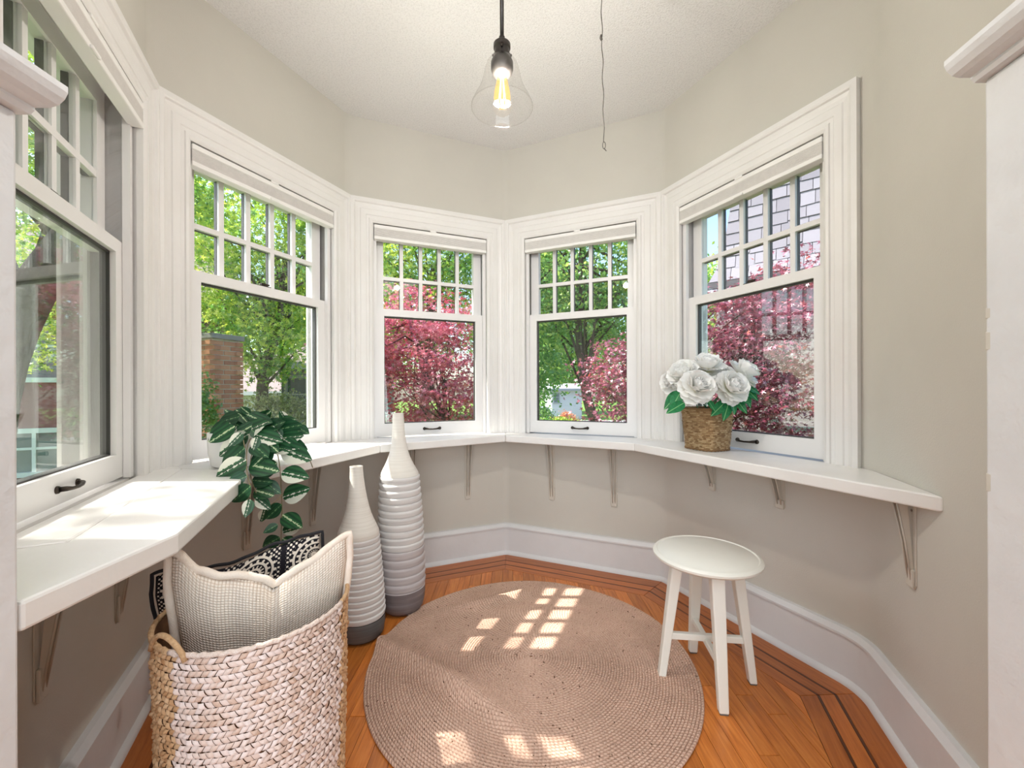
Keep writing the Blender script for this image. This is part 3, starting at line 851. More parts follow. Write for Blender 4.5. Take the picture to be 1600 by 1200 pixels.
b2 = ridged(0.085, 0.415, 0.0960, 0.0815, 14, 0.0036, 0.002)
vase('floor_vase', (-0.632, 1.715), 'shorter ribbed white floor vase with slate grey base behind the basket',
     [(0.0, 0.001), (0.06, 0.001), (0.080, 0.006), (0.090, 0.018), (0.093, 0.045), (0.0945, 0.047), (0.0965, 0.085)],
     b2, None, [(0.0815, 0.415), (0.083, 0.420), (0.082, 0.436), (0.074, 0.455), (0.064, 0.478), (0.054, 0.505), (0.046, 0.535), (0.039, 0.570), (0.033, 0.610), (0.028, 0.655), (0.0255, 0.698), (0.0262, 0.705), (0.0235, 0.706), (0.021, 0.69), (0.02, 0.6), (0.0, 0.59)],
     ('vgrey', 'vwhite', 'vwhite', 'vcream'), (-0.030, 0.0))

# ------------------------------------------------------------------ woven stitches on a closed outline
def stitch_template(nu=3, nv=3):
    """one plump slanted loop in the unit square; returns verts (u,v,height) and quads"""
    vs_ = []; fs = []
    for j_ in range(nv + 1):
        for i_ in range(nu + 1):
            u, v_ = i_ / nu, j_ / nv
            h_ = (math.sin(PI * (0.08 + 0.84 * u)) * math.sin(PI * (0.08 + 0.84 * v_))) ** 0.6
            vs_.append((u, v_, h_))
    for j_ in range(nv):
        for i_ in range(nu):
            a = j_ * (nu + 1) + i_; fs.append((a, a + 1, a + nu + 2, a + nu + 1))
    return np.array(vs_), np.array(fs)
def weave(outline, z0, z1, rows, cols, thick, sel=None, slant=0.0, fill=(1.0, 1.0), alt=0.0):
    """outline(t,z)->(x,y,nx,ny) for t in 0..1; stitches as plump loops; sel(c,r) chooses stitches"""
    T, Fq = stitch_template(); Vs = []; Fs = []; rn = []; o = 0
    for r in range(rows):
        off = 0.5 * (r % 2)
        for c in range(cols):
            if sel is not None and not sel((c + off) / cols, r / rows): continue
            jit = rng.normal(0, 0.03, 4); amp = thick * (1.0 + 0.25 * rng.normal()) * (1.0 - alt * ((c + r) % 2))
            pts = []
            for u, v_, h_ in T:
                uu = 0.5 + (u - 0.5) * fill[0]; vv = 0.5 + (v_ - 0.5) * fill[1]
                tt = (c + off + uu + slant * (1 if (r % 2) else -1) * (vv - 0.5) + jit[0]) / cols; zz = z0 + (z1 - z0) * (r + vv + jit[1]) / rows
                x_, y_, nx, ny = outline(tt % 1.0, zz); hh = amp * h_ - 0.0015
                pts.append((x_ + nx * hh, y_ + ny * hh, zz))
            Vs.append(pts); Fs.append(Fq + o); o += len(T); rn.append(np.full(len(Fq), rng.random()))
    return np.concatenate([np.array(q) for q in Vs]), np.concatenate(Fs), np.concatenate(rn)
def fibre(name, stops, rough=0.75):
    t = NT(name); p = t.principled(stops[0][1], rough, 0.25)
    a = t.n('ShaderNodeAttribute'); a.attribute_name = 'rnd'
    n = t.noise(160, 3, 0.6, t.coord())
    fac = t.math('ADD', t.math('MULTIPLY', a.outputs['Fac'], 0.65), t.math('MULTIPLY', n.outputs[0], 0.4))
    t.l(t.ramp(fac, stops), p.inputs['Base Color']); t.bump(p, n.outputs[0], 0.3, 0.002); return t.m
M['straw'] = fibre('natural_straw', [(0.1, srgb(170, 126, 88)), (0.45, srgb(198, 158, 118)), (0.9, srgb(216, 182, 146))])
M['strawwhite'] = fibre('whitewashed_straw', [(0.05, srgb(192, 156, 132)), (0.32, srgb(214, 190, 176)), (0.6, srgb(226, 208, 200)), (0.95, srgb(234, 220, 216))])
M['rimwhite'] = plain('whitewashed_cord', srgb(228, 212, 204), srgb(212, 190, 176), 0.8, 120, 0.5, 200)
M['rimstraw'] = plain('twisted_straw_cord', srgb(206, 172, 134), srgb(186, 148, 108), 0.8, 120, 0.5, 200)
M['strawdark'] = plain('basket_inside', srgb(120, 82, 50), srgb(96, 62, 36), 0.9, 40)
M['seagrass'] = fibre('brown_seagrass', [(0.1, srgb(120, 90, 60)), (0.4, srgb(154, 124, 88)), (0.7, srgb(176, 148, 110)), (1.0, srgb(200, 176, 140))])

# storage basket
BC = Vector((-0.572, 0.925)); BR = 0.183; BZ = 0.552
face_ang = math.atan2(-BC.y, -BC.x)              # towards the camera
BK = empty('storage_basket', (BC.x, BC.y, 0), face_ang); tag(BK, 'tall round woven straw basket with a whitewashed panel, holding two cushions', 'basket')
def bout(t_, z_):
    a = (t_ - 0.5) * 2 * PI; r = BR - 0.012 * (1 - z_ / BZ); return (r * math.cos(a), r * math.sin(a), math.cos(a), math.sin(a))
def white_sel(t_, v_):
    a = math.degrees((t_ - 0.5) * 2 * PI); return -50 + 3 * math.sin(v_ * 40) < a < 58 + 3 * math.sin(v_ * 33)
for nm, mt, fn in (('natural_weave', 'straw', lambda t_, v_: not white_sel(t_, v_)), ('whitewashed_weave', 'strawwhite', white_sel)):
    V, Fq, rn = weave(bout, 0.006, BZ - 0.012, 46, 92, 0.0066, fn, slant=0.55, fill=(0.95, 0.93), alt=0.2)
    o = place(nm, np_mesh(nm, V, Fq, rn, True), mt, BK); tag(o, kind='stuff')
o = MB().lathe([(BR - 0.018, 0.01), (BR - 0.003, BZ - 0.01)], 64, cap=False).build('inner_wall', 'strawdark', BK, smooth=True)
o = MB().lathe([(0.0, 0.002), (BR - 0.014, 0.002), (BR - 0.014, 0.008), (0.0, 0.008)], 48, cap=False).build('basket_bottom', 'straw', BK)
def rim_arc(a0, a1, n): return [((BR + 0.001) * math.cos(a0 + (a1 - a0) * k / n), (BR + 0.001) * math.sin(a0 + (a1 - a0) * k / n), BZ - 0.006 + 0.0015 * math.sin(k * PI * 0.8)) for k in range(n + 1)]
MB().tube(rim_arc(math.radians(58), math.radians(310), 90), 0.0050, 8).build('natural_rim', 'rimstraw', BK, smooth=True)
MB().tube(rim_arc(math.radians(-50), math.radians(58), 40), 0.0050, 8).build('whitewashed_rim', 'rimwhite', BK, smooth=True)
for ah in (-52, 132):
    a0, a1 = math.radians(ah - 15), math.radians(ah + 15)
    pts = []
    for k in range(15):
        w = k / 14; a = a0 + (a1 - a0) * w; pts.append(((BR + 0.006) * math.cos(a), (BR + 0.006) * math.sin(a), BZ - 0.014 + 0.040 * math.sin(PI * w) ** 0.7))
    MB().tube(pts, 0.0048, 8).build('handle', 'rimstraw', BK, smooth=True)

# ------------------------------------------------------------------ cushions
t = NT('cream_waffle_cotton'); p = t.principled(srgb(236, 222, 208), 0.9, 0.1)
tc = t.n('ShaderNodeTexCoord'); mp_ = t.n('ShaderNodeMapping'); mp_.inputs['Scale'].default_value = (1, 1, 1); t.l(tc.outputs['UV'], mp_.inputs[0])
sx = t.n('ShaderNodeSeparateXYZ'); t.l(mp_.outputs[0], sx.inputs[0])
wx = t.math('ABSOLUTE', t.math('SINE', t.math('MULTIPLY', sx.outputs[0], 480.0))); wy = t.math('ABSOLUTE', t.math('SINE', t.math('MULTIPLY', sx.outputs[1], 480.0)))
hh = t.math('POWER', t.math('MULTIPLY', wx, wy), 0.6); t.bump(p, hh, 0.7, 0.004)
t.l(t.ramp(hh, [(0.0, srgb(206, 184, 164)), (0.45, srgb(236, 222, 208)), (1.0, srgb(244, 233, 222))]), p.inputs['Base Color']); M['waffle'] = t.m
M['flange'] = plain('cream_cushion_edge', srgb(242, 230, 218), srgb(232, 216, 200), 0.9, 30, 0.3, 300, 0.1)
t = NT('black_white_medallion_print'); p = t.principled(srgb(30, 28, 32), 0.85, 0.1)
tc = t.n('ShaderNodeTexCoord'); sx = t.n('ShaderNodeSeparateXYZ'); t.l(tc.outputs['UV'], sx.inputs[0])
fx = t.math('SUBTRACT', t.math('FRACT', t.math('MULTIPLY', sx.outputs[0], 7.4)), 0.5); fy = t.math('SUBTRACT', t.math('FRACT', t.math('MULTIPLY', sx.outputs[1], 7.4)), 0.5)
rr = t.math('SQRT', t.math('ADD', t.math('MULTIPLY', fx, fx), t.math('MULTIPLY', fy, fy)))
an = t.math('ARCTAN2', fy, fx)
rings = t.math('GREATER_THAN', t.math('SINE', t.math('MULTIPLY', rr, 62.0)), 0.35)
pet = t.math('GREATER_THAN', t.math('MULTIPLY', t.math('SINE', t.math('MULTIPLY', an, 16.0)), t.math('SINE', t.math('MULTIPLY', rr, 31.0))), 0.30)
inside = t.math('LESS_THAN', rr, 0.40)
gx = t.math('GREATER_THAN', t.math('ABSOLUTE', fx), 0.455); gy = t.math('GREATER_THAN', t.math('ABSOLUTE', fy), 0.455)
frame_ = t.math('MAXIMUM', gx, gy)
fx2 = t.math('GREATER_THAN', t.math('MULTIPLY', t.math('SINE', t.math('MULTIPLY', fx, 70.0)), t.math('SINE', t.math('MULTIPLY', fy, 70.0))), 0.25)
pat = t.math('ADD', t.math('MULTIPLY', inside, t.math('MAXIMUM', rings, pet)), t.math('MULTIPLY', t.math('SUBTRACT', 1.0, inside), fx2))
pat = t.math('MULTIPLY', t.math('MINIMUM', pat, 1.0), t.math('SUBTRACT', 1.0, frame_))
t.l(t.mix(pat, srgb(30, 28, 34), srgb(214, 204, 192)), p.inputs['Base Color']); M['print'] = t.m
M['printback'] = plain('black_cotton', srgb(34, 32, 36), None, 0.9)

def cushion(name, label, org, ux, wdt, hgt, topf, lean, mat, thick, flange, fold, matf, curl=0.0):
    """org: bottom-left corner; ux: unit horizontal direction; topf(u)->height added at the top edge"""
    C = empty(name, org, math.atan2(ux[1], ux[0])); tag(C, label, 'cushion', 'cushions in the basket')
    nu, nv = 48, 40
    fr_ = []; bk = []; UVs = []
    for j_ in range(nv + 1):
        for i_ in range(nu + 1):
            u, v_ = i_ / nu, j_ / nv
            e = (max(0, 1 - (2 * u - 1) ** 4) * max(0, 1 - (2 * v_ - 1) ** 4)) ** 0.55
            zt = hgt + topf(u); z_ = v_ * zt
            y_ = z_ * lean + curl * (2 * u - 1) ** 2
            f_ = fold(u, v_)
            x_ = wdt / 2 + (u - 0.5) * wdt * (0.70 + 0.30 * min(1.0, v_ / 0.85) ** 0.8)
            fr_.append((x_, y_ - (thick * e + f_) - 0.002, z_)); bk.append((x_, y_ + thick * 0.8 * e + 0.002, z_)); UVs.append((u * wdt, v_ * (hgt + 0.02)))
    n0 = (nu + 1) * (nv + 1); V = np.array(fr_ + bk); Fq = []
    for j_ in range(nv):
        for i_ in range(nu):
            a = j_ * (nu + 1) + i_; Fq.append((a, a + 1, a + nu + 2, a + nu + 1)); Fq.append((n0 + a, n0 + a + nu + 1, n0 + a + nu + 2, n0 + a + 1))
    bd = [i_ for i_ in range(nu + 1)] + [(j_ + 1) * (nu + 1) - 1 for j_ in range(1, nv + 1)] + [nv * (nu + 1) + i_ for i_ in range(nu - 1, -1, -1)] + [j_ * (nu + 1) for j_ in range(nv - 1, 0, -1)]
    for a, b in zip(bd, bd[1:] + bd[:1]): Fq.append((b, a, n0 + a, n0 + b))
    me = np_mesh('cover', V, np.array(Fq), None, True)
    uvl = me.uv_layers.new(name='uv'); li = np.zeros(len(me.loops), dtype=np.int32); me.loops.foreach_get('vertex_index', li)
    uvl.data.foreach_set('uv', np.array(UVs + UVs)[li].astype(np.float32).ravel())
    o = place('cover', me, mat, C); recalc(o)
    if flange:
        edge = [V[k] * 0.5 + V[n0 + k] * 0.5 for k in bd]
        c0 = np.array([wdt / 2, 0, hgt / 2]); pts = []
        k_ = 0
        for q in edge:
            dv = q - c0; dv[1] = 0; ln_ = np.linalg.norm(dv); w_ = 1 + 0.010 / ln_
            k_ += 1
            pts.append(tuple(c0 + (q - c0) * w_ + np.array([0, 0.002 * math.sin(k_ * 0.55), 0.0015 * math.sin(k_ * 0.8)])))
        MB().tube(pts, flange, 10, closed=True).build('edge_flange', matf, C, smooth=True)
    return C
# cream cushion: a dent pushed into the top edge
def tf1(u): return float(np.interp(u, [0, .05, .14, .25, .42, .50, .55, .60, .70, .85, .95, 1], [.373, .374, .334, .316, .304, .287, .268, .288, .303, .333, .356, .360])) - 0.388
def fd1(u, v_): return (0.010 * math.sin(u * 30 + 2 * v_) * math.exp(-((u - 0.5) / 0.25) ** 2) * max(0, v_ - 0.25) - 0.02 * math.exp(-((u - 0.565) / 0.03) ** 2) * max(0, v_ - 0.55) * 2)
ux = Vector((0.90, 0.44)).normalized()
cushion('cushion', 'cream waffle cushion with a dented top in the woven basket', (-0.706, 0.838, 0.30), ux, 0.342, 0.388, tf1, 0.04, 'waffle', 0.035, 0.0085, fd1, 'flange', 0.018)
def tf2(u): return float(np.interp(u, [0, .06, .3, .55, .75, .95, 1], [.286, .290, .288, .304, .322, .346, .346])) - 0.368 + 0.006 * math.sin(u * 11)
cushion('cushion', 'black and white medallion print cushion behind the cream one', (-0.832, 0.940, 0.30), Vector((0.94, 0.34)).normalized(), 0.350, 0.368, tf2, 0.06, 'print', 0.026, 0.004, lambda u, v_: 0.004 * math.sin(u * 17), 'printback', 0.012)

# ------------------------------------------------------------------ pendant lamp
LX, LY = -0.027, 1.25; RZ = 1.885
LP = empty('pendant_lamp', (LX, LY, ZC)); tag(LP, 'pendant lamp with a clear glass bell shade and glowing amber bulb', 'lamp')
z = RZ - ZC
o = MB().lathe([(0.0935, z), (0.0925, z + 0.006), (0.086, z + 0.020), (0.074, z + 0.042), (0.064, z + 0.066), (0.0575, z + 0.090), (0.053, z + 0.112), (0.047, z + 0.130), (0.038, z + 0.144), (0.028, z + 0.150)], 64, cap=False).build('glass_shade', 'lampglass', LP, smooth=True)
MB().tube([(0.0935 * math.cos(2 * PI * k / 64), 0.0935 * math.sin(2 * PI * k / 64), z) for k in range(64)], 0.0012, 6, closed=True).build('shade_lip', 'lampglass', o, smooth=True)
o = MB().lathe([(0.0, z + 0.098), (0.022, z + 0.098), (0.030, z + 0.104), (0.034, z + 0.118), (0.034, z + 0.136), (0.028, z + 0.150), (0.020, z + 0.156), (0.0, z + 0.156)], 40, cap=False).build('socket', 'pewter', LP); smooth_by_angle(o, 40); recalc(o)
fit = MB().lathe([(0.0, z + 0.150), (0.026, z + 0.150), (0.026, z + 0.160), (0.022, z + 0.163), (0.0225, z + 0.178), (0.026, z + 0.181), (0.026, z + 0.192), (0.018, z + 0.200), (0.009, z + 0.204), (0.009, z + 0.215), (0.0, z + 0.215)], 40, cap=False).build('shade_holder', 'pewter', LP); smooth_by_angle(fit, 40); recalc(fit)
for k in range(3):
    a = -PI / 2 + k * 2 * PI / 3
    MB().tube([(0.022 * math.cos(a), 0.022 * math.sin(a), z + 0.170), (0.032 * math.cos(a), 0.032 * math.sin(a), z + 0.170)], [0.003, 0.0055], 12).build('thumb_screw', 'bronze', fit, smooth=True)
MB().tube([(0, 0, z + 0.21), (0, 0, -0.02)], 0.006, 12).build('rod', 'pewter', LP, smooth=True)
o = MB().lathe([(0.0, -0.030), (0.012, -0.030), (0.030, -0.022), (0.055, -0.012), (0.062, 0.0), (0.0, 0.0)], 40, cap=False).build('ceiling_canopy', 'pewter', LP); recalc(o); smooth_by_angle(o, 40)
bulb = MB().lathe([(0.0, z - 0.002), (0.008, z - 0.0005), (0.017, z + 0.006), (0.0235, z + 0.018), (0.0255, z + 0.030), (0.0235, z + 0.048), (0.019, z + 0.070), (0.0145, z + 0.090), (0.013, z + 0.104)], 32, cap=False).build('bulb', 'bulb', LP, smooth=True)
for k in range(6):
    a = k * PI / 3
    MB().tube([(0.004 * math.cos(a), 0.004 * math.sin(a), z + 0.088), (0.0105 * math.cos(a), 0.0105 * math.sin(a), z + 0.020)], 0.0011, 6).build('filament', 'filament', bulb)
bl = bpy.data.lights.new('bulb_glow', 'POINT'); bl.energy = 40; bl.color = (0.99, 0.985, 1.0); bl.shadow_soft_size = 0.022
bo = bpy.data.objects.new('bulb_glow', bl); col.objects.link(bo); bo.parent = LP; bo.location = (0, 0, z + 0.05)

# pull cord
CD = empty('pull_cord', (0.312, 1.42, ZC)); tag(CD, 'thin dark pull cord hanging from the ceiling', 'cord')
M['cordm'] = plain('dark_cord', srgb(86, 80, 74), srgb(60, 56, 52), 0.7, 200)
zz0 = -0.64
pts = [(0.002 * math.sin(k * 0.9), 0.001 * math.cos(k * 0.7), -k * 0.64 / 40) for k in range(41)]
pts = [(q[0] + 0.010 * (k / 40), q[1], q[2]) for k, q in enumerate(pts)]
MB().tube(pts, 0.0016, 6).build('cord', 'cordm', CD, smooth=True)
kp = [(0.010 + 0.005 * math.cos(a), 0, -0.652 + 0.012 * math.sin(a)) for a in [PI / 2 + k * 2 * PI / 14 for k in range(14)]]
MB().tube(kp, 0.0013, 6, closed=True).build('loop', 'cordm', CD, smooth=True)
MB().tube([(0.010, 0, -0.662), (0.018, 0, -0.672)], 0.0015, 6).build('cord_end', 'cordm', CD)
MB().tube([(0.002, 0, -0.27), (0.0, 0.001, -0.278), (0.003, 0, -0.286)], 0.0042, 8).build('knot', 'cordm', CD, smooth=True)
o = MB().lathe([(0, -0.004), (0.008, -0.004), (0.010, 0), (0, 0)], 16, cap=False).build('ceiling_eye', 'pewter', CD); recalc(o)

# ------------------------------------------------------------------ trailing plant in a white pot
M['potw'] = plain('glossy_white_pot', srgb(240, 239, 238), None, 0.25)
M['soil'] = plain('dark_moss', srgb(52, 46, 32), srgb(70, 74, 40), 0.95, 40, 0.4, 90)
PX, PY = -0.985, 1.475
POT = empty('plant_pot', (PX, PY, ZL)); tag(POT, 'plain white round pot on the ledge under the trailing plant', 'pot')
o = MB().lathe([(0.0, 0.001), (0.072, 0.001), (0.082, 0.008), (0.090, 0.05), (0.093, 0.118), (0.0915, 0.122), (0.086, 0.122), (0.085, 0.10), (0.0, 0.098)], 56, cap=False).build('pot_body', 'potw', POT); recalc(o); smooth_by_angle(o, 45)
MB().lathe([(0.0, 0.106), (0.05, 0.108), (0.0845, 0.103)], 40, cap=False).build('moss', 'soil', POT, smooth=True)
def varieg(name, dark, mid, cream, edge, stripe):
    t = NT(name); p = t.principled(dark, 0.38, 0.45)
    sx = t.n('ShaderNodeSeparateXYZ'); t.l(t.coord('Object'), sx.inputs[0])
    ax_ = t.math('ABSOLUTE', sx.outputs[0]); n = t.noise(14, 3, 0.6, t.coord())
    a2 = t.math('ADD', ax_, t.math('MULTIPLY', t.math('SUBTRACT', n.outputs[0], 0.5), 0.16))
    mid_s = t.math('LESS_THAN', a2, stripe)
    side = t.math('GREATER_THAN', t.math('ADD', sx.outputs[0], t.math('MULTIPLY', t.math('SUBTRACT', n.outputs[0], 0.5), 0.12)), edge)
    n3 = t.n('ShaderNodeTexWave'); n3.inputs['Scale'].default_value = 2.6; n3.inputs['Distortion'].default_value = 3; t.l(t.coord('Object', (1, 0.35, 1)), n3.inputs[0])
    base = t.ramp(n3.outputs[0], [(0.2, dark), (0.8, mid)])
    c1 = t.mix(t.math('MAXIMUM', mid_s, side), base, cream); t.l(c1, p.inputs['Base Color'])
    p.inputs['Subsurface Weight'].default_value = 0.0
    return t.m
M['leafA'] = varieg('variegated_leaf_cream_edge', srgb(26, 70, 44), srgb(44, 96, 58), srgb(228, 230, 214), 0.09, 0.010)
M['leafB'] = varieg('variegated_leaf_striped', srgb(22, 62, 40), srgb(40, 92, 52), srgb(190, 208, 166), 0.9, 0.022)
M['leafC'] = varieg('plain_green_leaf', srgb(24, 66, 42), srgb(36, 84, 52), srgb(120, 160, 110), 0.9, 0.012)
M['stem'] = plain('pale_stem', srgb(150, 130, 104), srgb(120, 116, 80), 0.7, 30)
def leaf_mesh(name, mat, wid=0.42, droop=0.22, nu=8, nv=12, fold=0.18):
    """unit-length pointed leaf along +y, width along x, face +z"""
    v = []; f = []
    for j_ in range(nv + 1):
        t_ = j_ / nv; w = wid * (math.sin(PI * t_ ** 0.78) ** 0.85) * (1 - 0.10 * t_)
        for i_ in range(nu + 1):
            u = 2 * i_ / nu - 1; x_ = u * w / 1.0 * 0.5
            v.append((x_, t_, -droop * t_ * t_ + fold * abs(x_) * 0.6 - 0.02 * math.sin(PI * t_)))
    for j_ in range(nv):
        for i_ in range(nu):
            a = j_ * (nu + 1) + i_; f.append((a, a + 1, a + nu + 2, a + nu + 1))
    me = bpy.data.meshes.new(name); me.from_pydata(v, [], f)
    for pl in me.polygons: pl.use_smooth = True
    me.materials.append(M[mat]); return me
LM = [leaf_mesh('leaf', m_, w_, d_) for m_, w_, d_ in (('leafA', 0.60, 0.08), ('leafB', 0.58, 0.07), ('leafC', 0.64, 0.08), ('leafB', 0.62, 0.10))]
PLT = empty('trailing_plant', (PX, PY, ZL + 0.105)); tag(PLT, 'trailing plant with variegated green and cream leaves spilling over the ledge', 'plant')
PO = Vector(PLT.location)
def put_leaf(p0, p1, facing, mesh, parent, origin, scale_w=1.0, roll=0.0):
    p0, p1 = Vector(p0), Vector(p1); y = (p1 - p0); L_ = y.length; y.normalize()
    z_ = Vector(facing) - y * Vector(facing).dot(y); z_.normalize(); x_ = y.cross(z_)
    if roll: 
        q = Matrix.Rotation(roll, 3, y); z_ = q @ z_; x_ = q @ x_
    mt = Matrix((( x_.x, y.x, z_.x), (x_.y, y.y, z_.y), (x_.z, y.z, z_.z))).to_4x4()
    o = bpy.data.objects.new('leaf', mesh); col.objects.link(o); o.parent = parent
    o.matrix_local = Matrix.Translation(p0 - origin) @ mt @ Matrix.Diagonal((L_ * scale_w, L_, L_, 1))
    return o
S_ = 4.2875
def P_(cx, cy_, Y): return at(290 + cx / S_, 600 + cy_ / S_, Y)
# base -> tip positions read off the plant, with the depth each leaf hangs at, and a leaf kind
leaves = [((300, 255), (150, 365), 1.40, 3), ((395, 215), (245, 230), 1.47, 2), ((390, 350), (235, 470), 1.34, 0), ((395, 420), (240, 550), 1.30, 2), ((405, 500), (215, 610), 1.27, 0), ((410, 610), (262, 668), 1.24, 2),
          ((435, 675), (312, 775), 1.20, 2), ((430, 765), (400, 875), 1.20, 0), ((425, 535), (600, 570), 1.32, 1), ((590, 430), (440, 520), 1.36, 2), ((612, 520), (480, 610), 1.35, 1), ((520, 650), (625, 720), 1.33, 2),
          ((440, 640), (560, 650), 1.32, 2), ((460, 705), (572, 735), 1.31, 1), ((470, 755), (555, 825), 1.30, 0), ((640, 800), (540, 890), 1.34, 2), ((530, 830), (505, 915), 1.33, 0), ((615, 935), (525, 985), 1.34, 2),
          ((628, 1020), (517, 1085), 1.34, 2), ((620, 1085), (552, 1150), 1.34, 1), ((640, 585), (803, 615), 1.40, 0), ((648, 755), (803, 700), 1.40, 0), ((645, 870), (762, 945), 1.39, 1), ((645, 985), (755, 955), 1.38, 0),
          ((645, 1030), (730, 1075), 1.38, 1), ((640, 430), (820, 495), 1.44, 0), ((640, 360), (768, 340), 1.47, 0), ((655, 365), (745, 420), 1.45, 0), ((585, 275), (645, 345), 1.47, 0), ((465, 335), (620, 370), 1.40, 0),
          ((480, 350), (455, 430), 1.36, 0), ((365, 330), (520, 250), 1.42, 0), ((435, 200), (375, 150), 1.50, 1), ((675, 245), (635, 180), 1.53, 0), ((650, 310), (760, 305), 1.50, 2), ((735, 280), (815, 320), 1.52, 2),
          ((300, 335), (330, 285), 1.36, 0), ((430, 235), (560, 245), 1.47, 2), ((480, 400), (640, 425), 1.38, 2), ((395, 170), (300, 210), 1.51, 2), ((560, 330), (480, 290), 1.46, 1), ((500, 215), (430, 180), 1.52, 2),
          ((600, 345), (540, 400), 1.40, 2), ((420, 300), (310, 250), 1.45, 2), ((750, 395), (765, 480), 1.47, 2), ((540, 380), (610, 440), 1.37, 1), ((450, 400), (540, 470), 1.35, 2), ((640, 1100), (690, 1125), 1.38, 1), ((470, 260), (330, 330), 1.41, 1), ((420, 330), (300, 395), 1.38, 0), ((560, 260), (420, 200), 1.49, 1), ((520, 300), (640, 250), 1.49, 2), ((600, 260), (720, 230), 1.52, 1), ((560, 400), (700, 440), 1.41, 0), ((480, 260), (560, 180), 1.52, 1), ((360, 260), (270, 170), 1.50, 1), ((530, 470), (430, 560), 1.34, 1), ((640, 400), (760, 375), 1.46, 2), ((500, 330), (600, 300), 1.44, 2), ((440, 300), (500, 360), 1.39, 2), ((330, 275), (165, 370), 1.36, 3), ((360, 210), (225, 245), 1.44, 2), ((340, 300), (190, 330), 1.38, 1), ((420, 260), (345, 170), 1.47, 1), ((380, 320), (300, 400), 1.34, 0), ((690, 400), (800, 430), 1.46, 2), ((620, 300), (760, 270), 1.50, 2)]
random.seed(3)
for (a, b, Y, kd) in leaves:
    fc = Vector((0.45 + random.uniform(-0.3, 0.3), -0.85, 0.35 + random.uniform(-0.25, 0.35)))
    y0 = Y + random.uniform(-0.012, 0.012); tw = random.uniform(-0.02, 0.02)
    a_, b_ = P_(*a, y0), P_(*b, y0 - 0.012 + tw); b_ = a_ + (b_ - a_) * 1.12
    put_leaf(a_, b_, fc, LM[kd], PLT, PO, random.uniform(0.98, 1.16))
stems = [[(470, 300, 1.45), (410, 400, 1.36), (405, 500, 1.30), (410, 610, 1.25), (435, 680, 1.22), (430, 770, 1.205)], [(560, 300, 1.46), (605, 420, 1.42), (628, 520, 1.41), (640, 700, 1.40), (645, 870, 1.385), (635, 1020, 1.37), (640, 1110, 1.365)],
         [(500, 300, 1.43), (440, 440, 1.36), (425, 600, 1.32), (460, 700, 1.31), (520, 830, 1.325), (610, 780, 1.35), (650, 730, 1.39)], [(640, 290, 1.5), (720, 400, 1.50), (790, 440, 1.50), (830, 500, 1.50), (850, 555, 1.50)], [(430, 330, 1.42), (380, 350, 1.36), (395, 420, 1.31)]]
for q in stems:
    raw = [P_(x_, y_, Y_) - PO for x_, y_, Y_ in q]; sm = [raw[0]]
    for a, b in zip(raw[:-1], raw[1:]):
        for w in (0.33, 0.66, 1.0): sm.append(a.lerp(b, w))
    for _ in range(2): sm = [sm[0]] + [(sm[k - 1] + sm[k] * 2 + sm[k + 1]) / 4 for k in range(1, len(sm) - 1)] + [sm[-1]]
    start = Vector((random.uniform(-0.03, 0.03), random.uniform(-0.03, 0.03), 0.0))
    MB().tube([start, start.lerp(sm[0], 0.6) + Vector((0, 0, 0.03))] + sm, 0.0016, 6).build('stem', 'stem', PLT, smooth=True)

# ------------------------------------------------------------------ peonies in a seagrass basket
FB = Vector((0.866, 1.822)); FROT = math.atan2(d5.y, d5.x)
SG = empty('flower_basket', (FB.x, FB.y, ZL), FROT); tag(SG, 'small brown woven seagrass basket holding white peonies on the right ledge', 'basket')
def fout(t_, z_):
    a = 2 * PI * t_; w = z_ / 0.185; hx, hy = 0.076 + 0.015 * w, 0.066 + 0.014 * w
    c, s_ = math.cos(a), math.sin(a); e = 0.42
    x_ = hx * math.copysign(abs(c) ** e, c); y_ = hy * math.copysign(abs(s_) ** e, s_)
    nx, ny = math.copysign(abs(c) ** (2 - e), c) / hx, math.copysign(abs(s_) ** (2 - e), s_) / hy; l_ = math.hypot(nx, ny)
    return (x_, y_, nx / l_, ny / l_)
# resample so stitches have even length
tt_ = np.linspace(0, 1, 721); pp = np.array([fout(q, 0.1)[:2] for q in tt_]); cum = np.concatenate([[0], np.cumsum(np.linalg.norm(np.diff(pp, axis=0), axis=1))]); cum /= cum[-1]
def fout_even(t_, z_): return fout(float(np.interp(t_, cum, tt_)), z_)
V, Fq, rn = weave(fout_even, 0.008, 0.178, 24, 40, 0.0050, None, slant=0.1, fill=(1.1, 0.86), alt=0.4)
o = place('weave', np_mesh('weave', V, Fq, rn, True), 'seagrass', SG); tag(o, kind='stuff')
for z_, r_, nm in ((0.182, 0.0048, 'rim'), (0.005, 0.0045, 'base_braid')):
    pts = [(*fout_even(k / 90, z_)[:2], z_ + 0.001 * math.sin(k * 2.1)) for k in range(90)]
    me_ = MB().tube(pts, r_, 7, closed=True); o = me_.build(nm, 'seagrass', SG, smooth=True)
lin = MB(); A_ = [(fout_even(k / 48, 0.01)[0] * 0.96, fout_even(k / 48, 0.01)[1] * 0.96, 0.004) for k in range(48)]; B_ = [(fout_even(k / 48, 0.18)[0] * 0.965, fout_even(k / 48, 0.18)[1] * 0.965, 0.178) for k in range(48)]
lin.add(A_ + B_, [(k, (k + 1) % 48, 48 + (k + 1) % 48, 48 + k) for k in range(48)] + [tuple(range(48))]); lin.build('lining', 'strawdark', SG)
fo = MB(); fo.add([(q[0] * 0.98, q[1] * 0.98, 0.15) for q in B_], [tuple(range(48))]); fo.build('moss', 'soil', SG)
t = NT('white_silk_petal'); 
df = t.n('ShaderNodeBsdfDiffuse'); tl = t.n('ShaderNodeBsdfTranslucent'); mx = t.n('ShaderNodeMixShader'); mx.inputs[0].default_value = 0.14
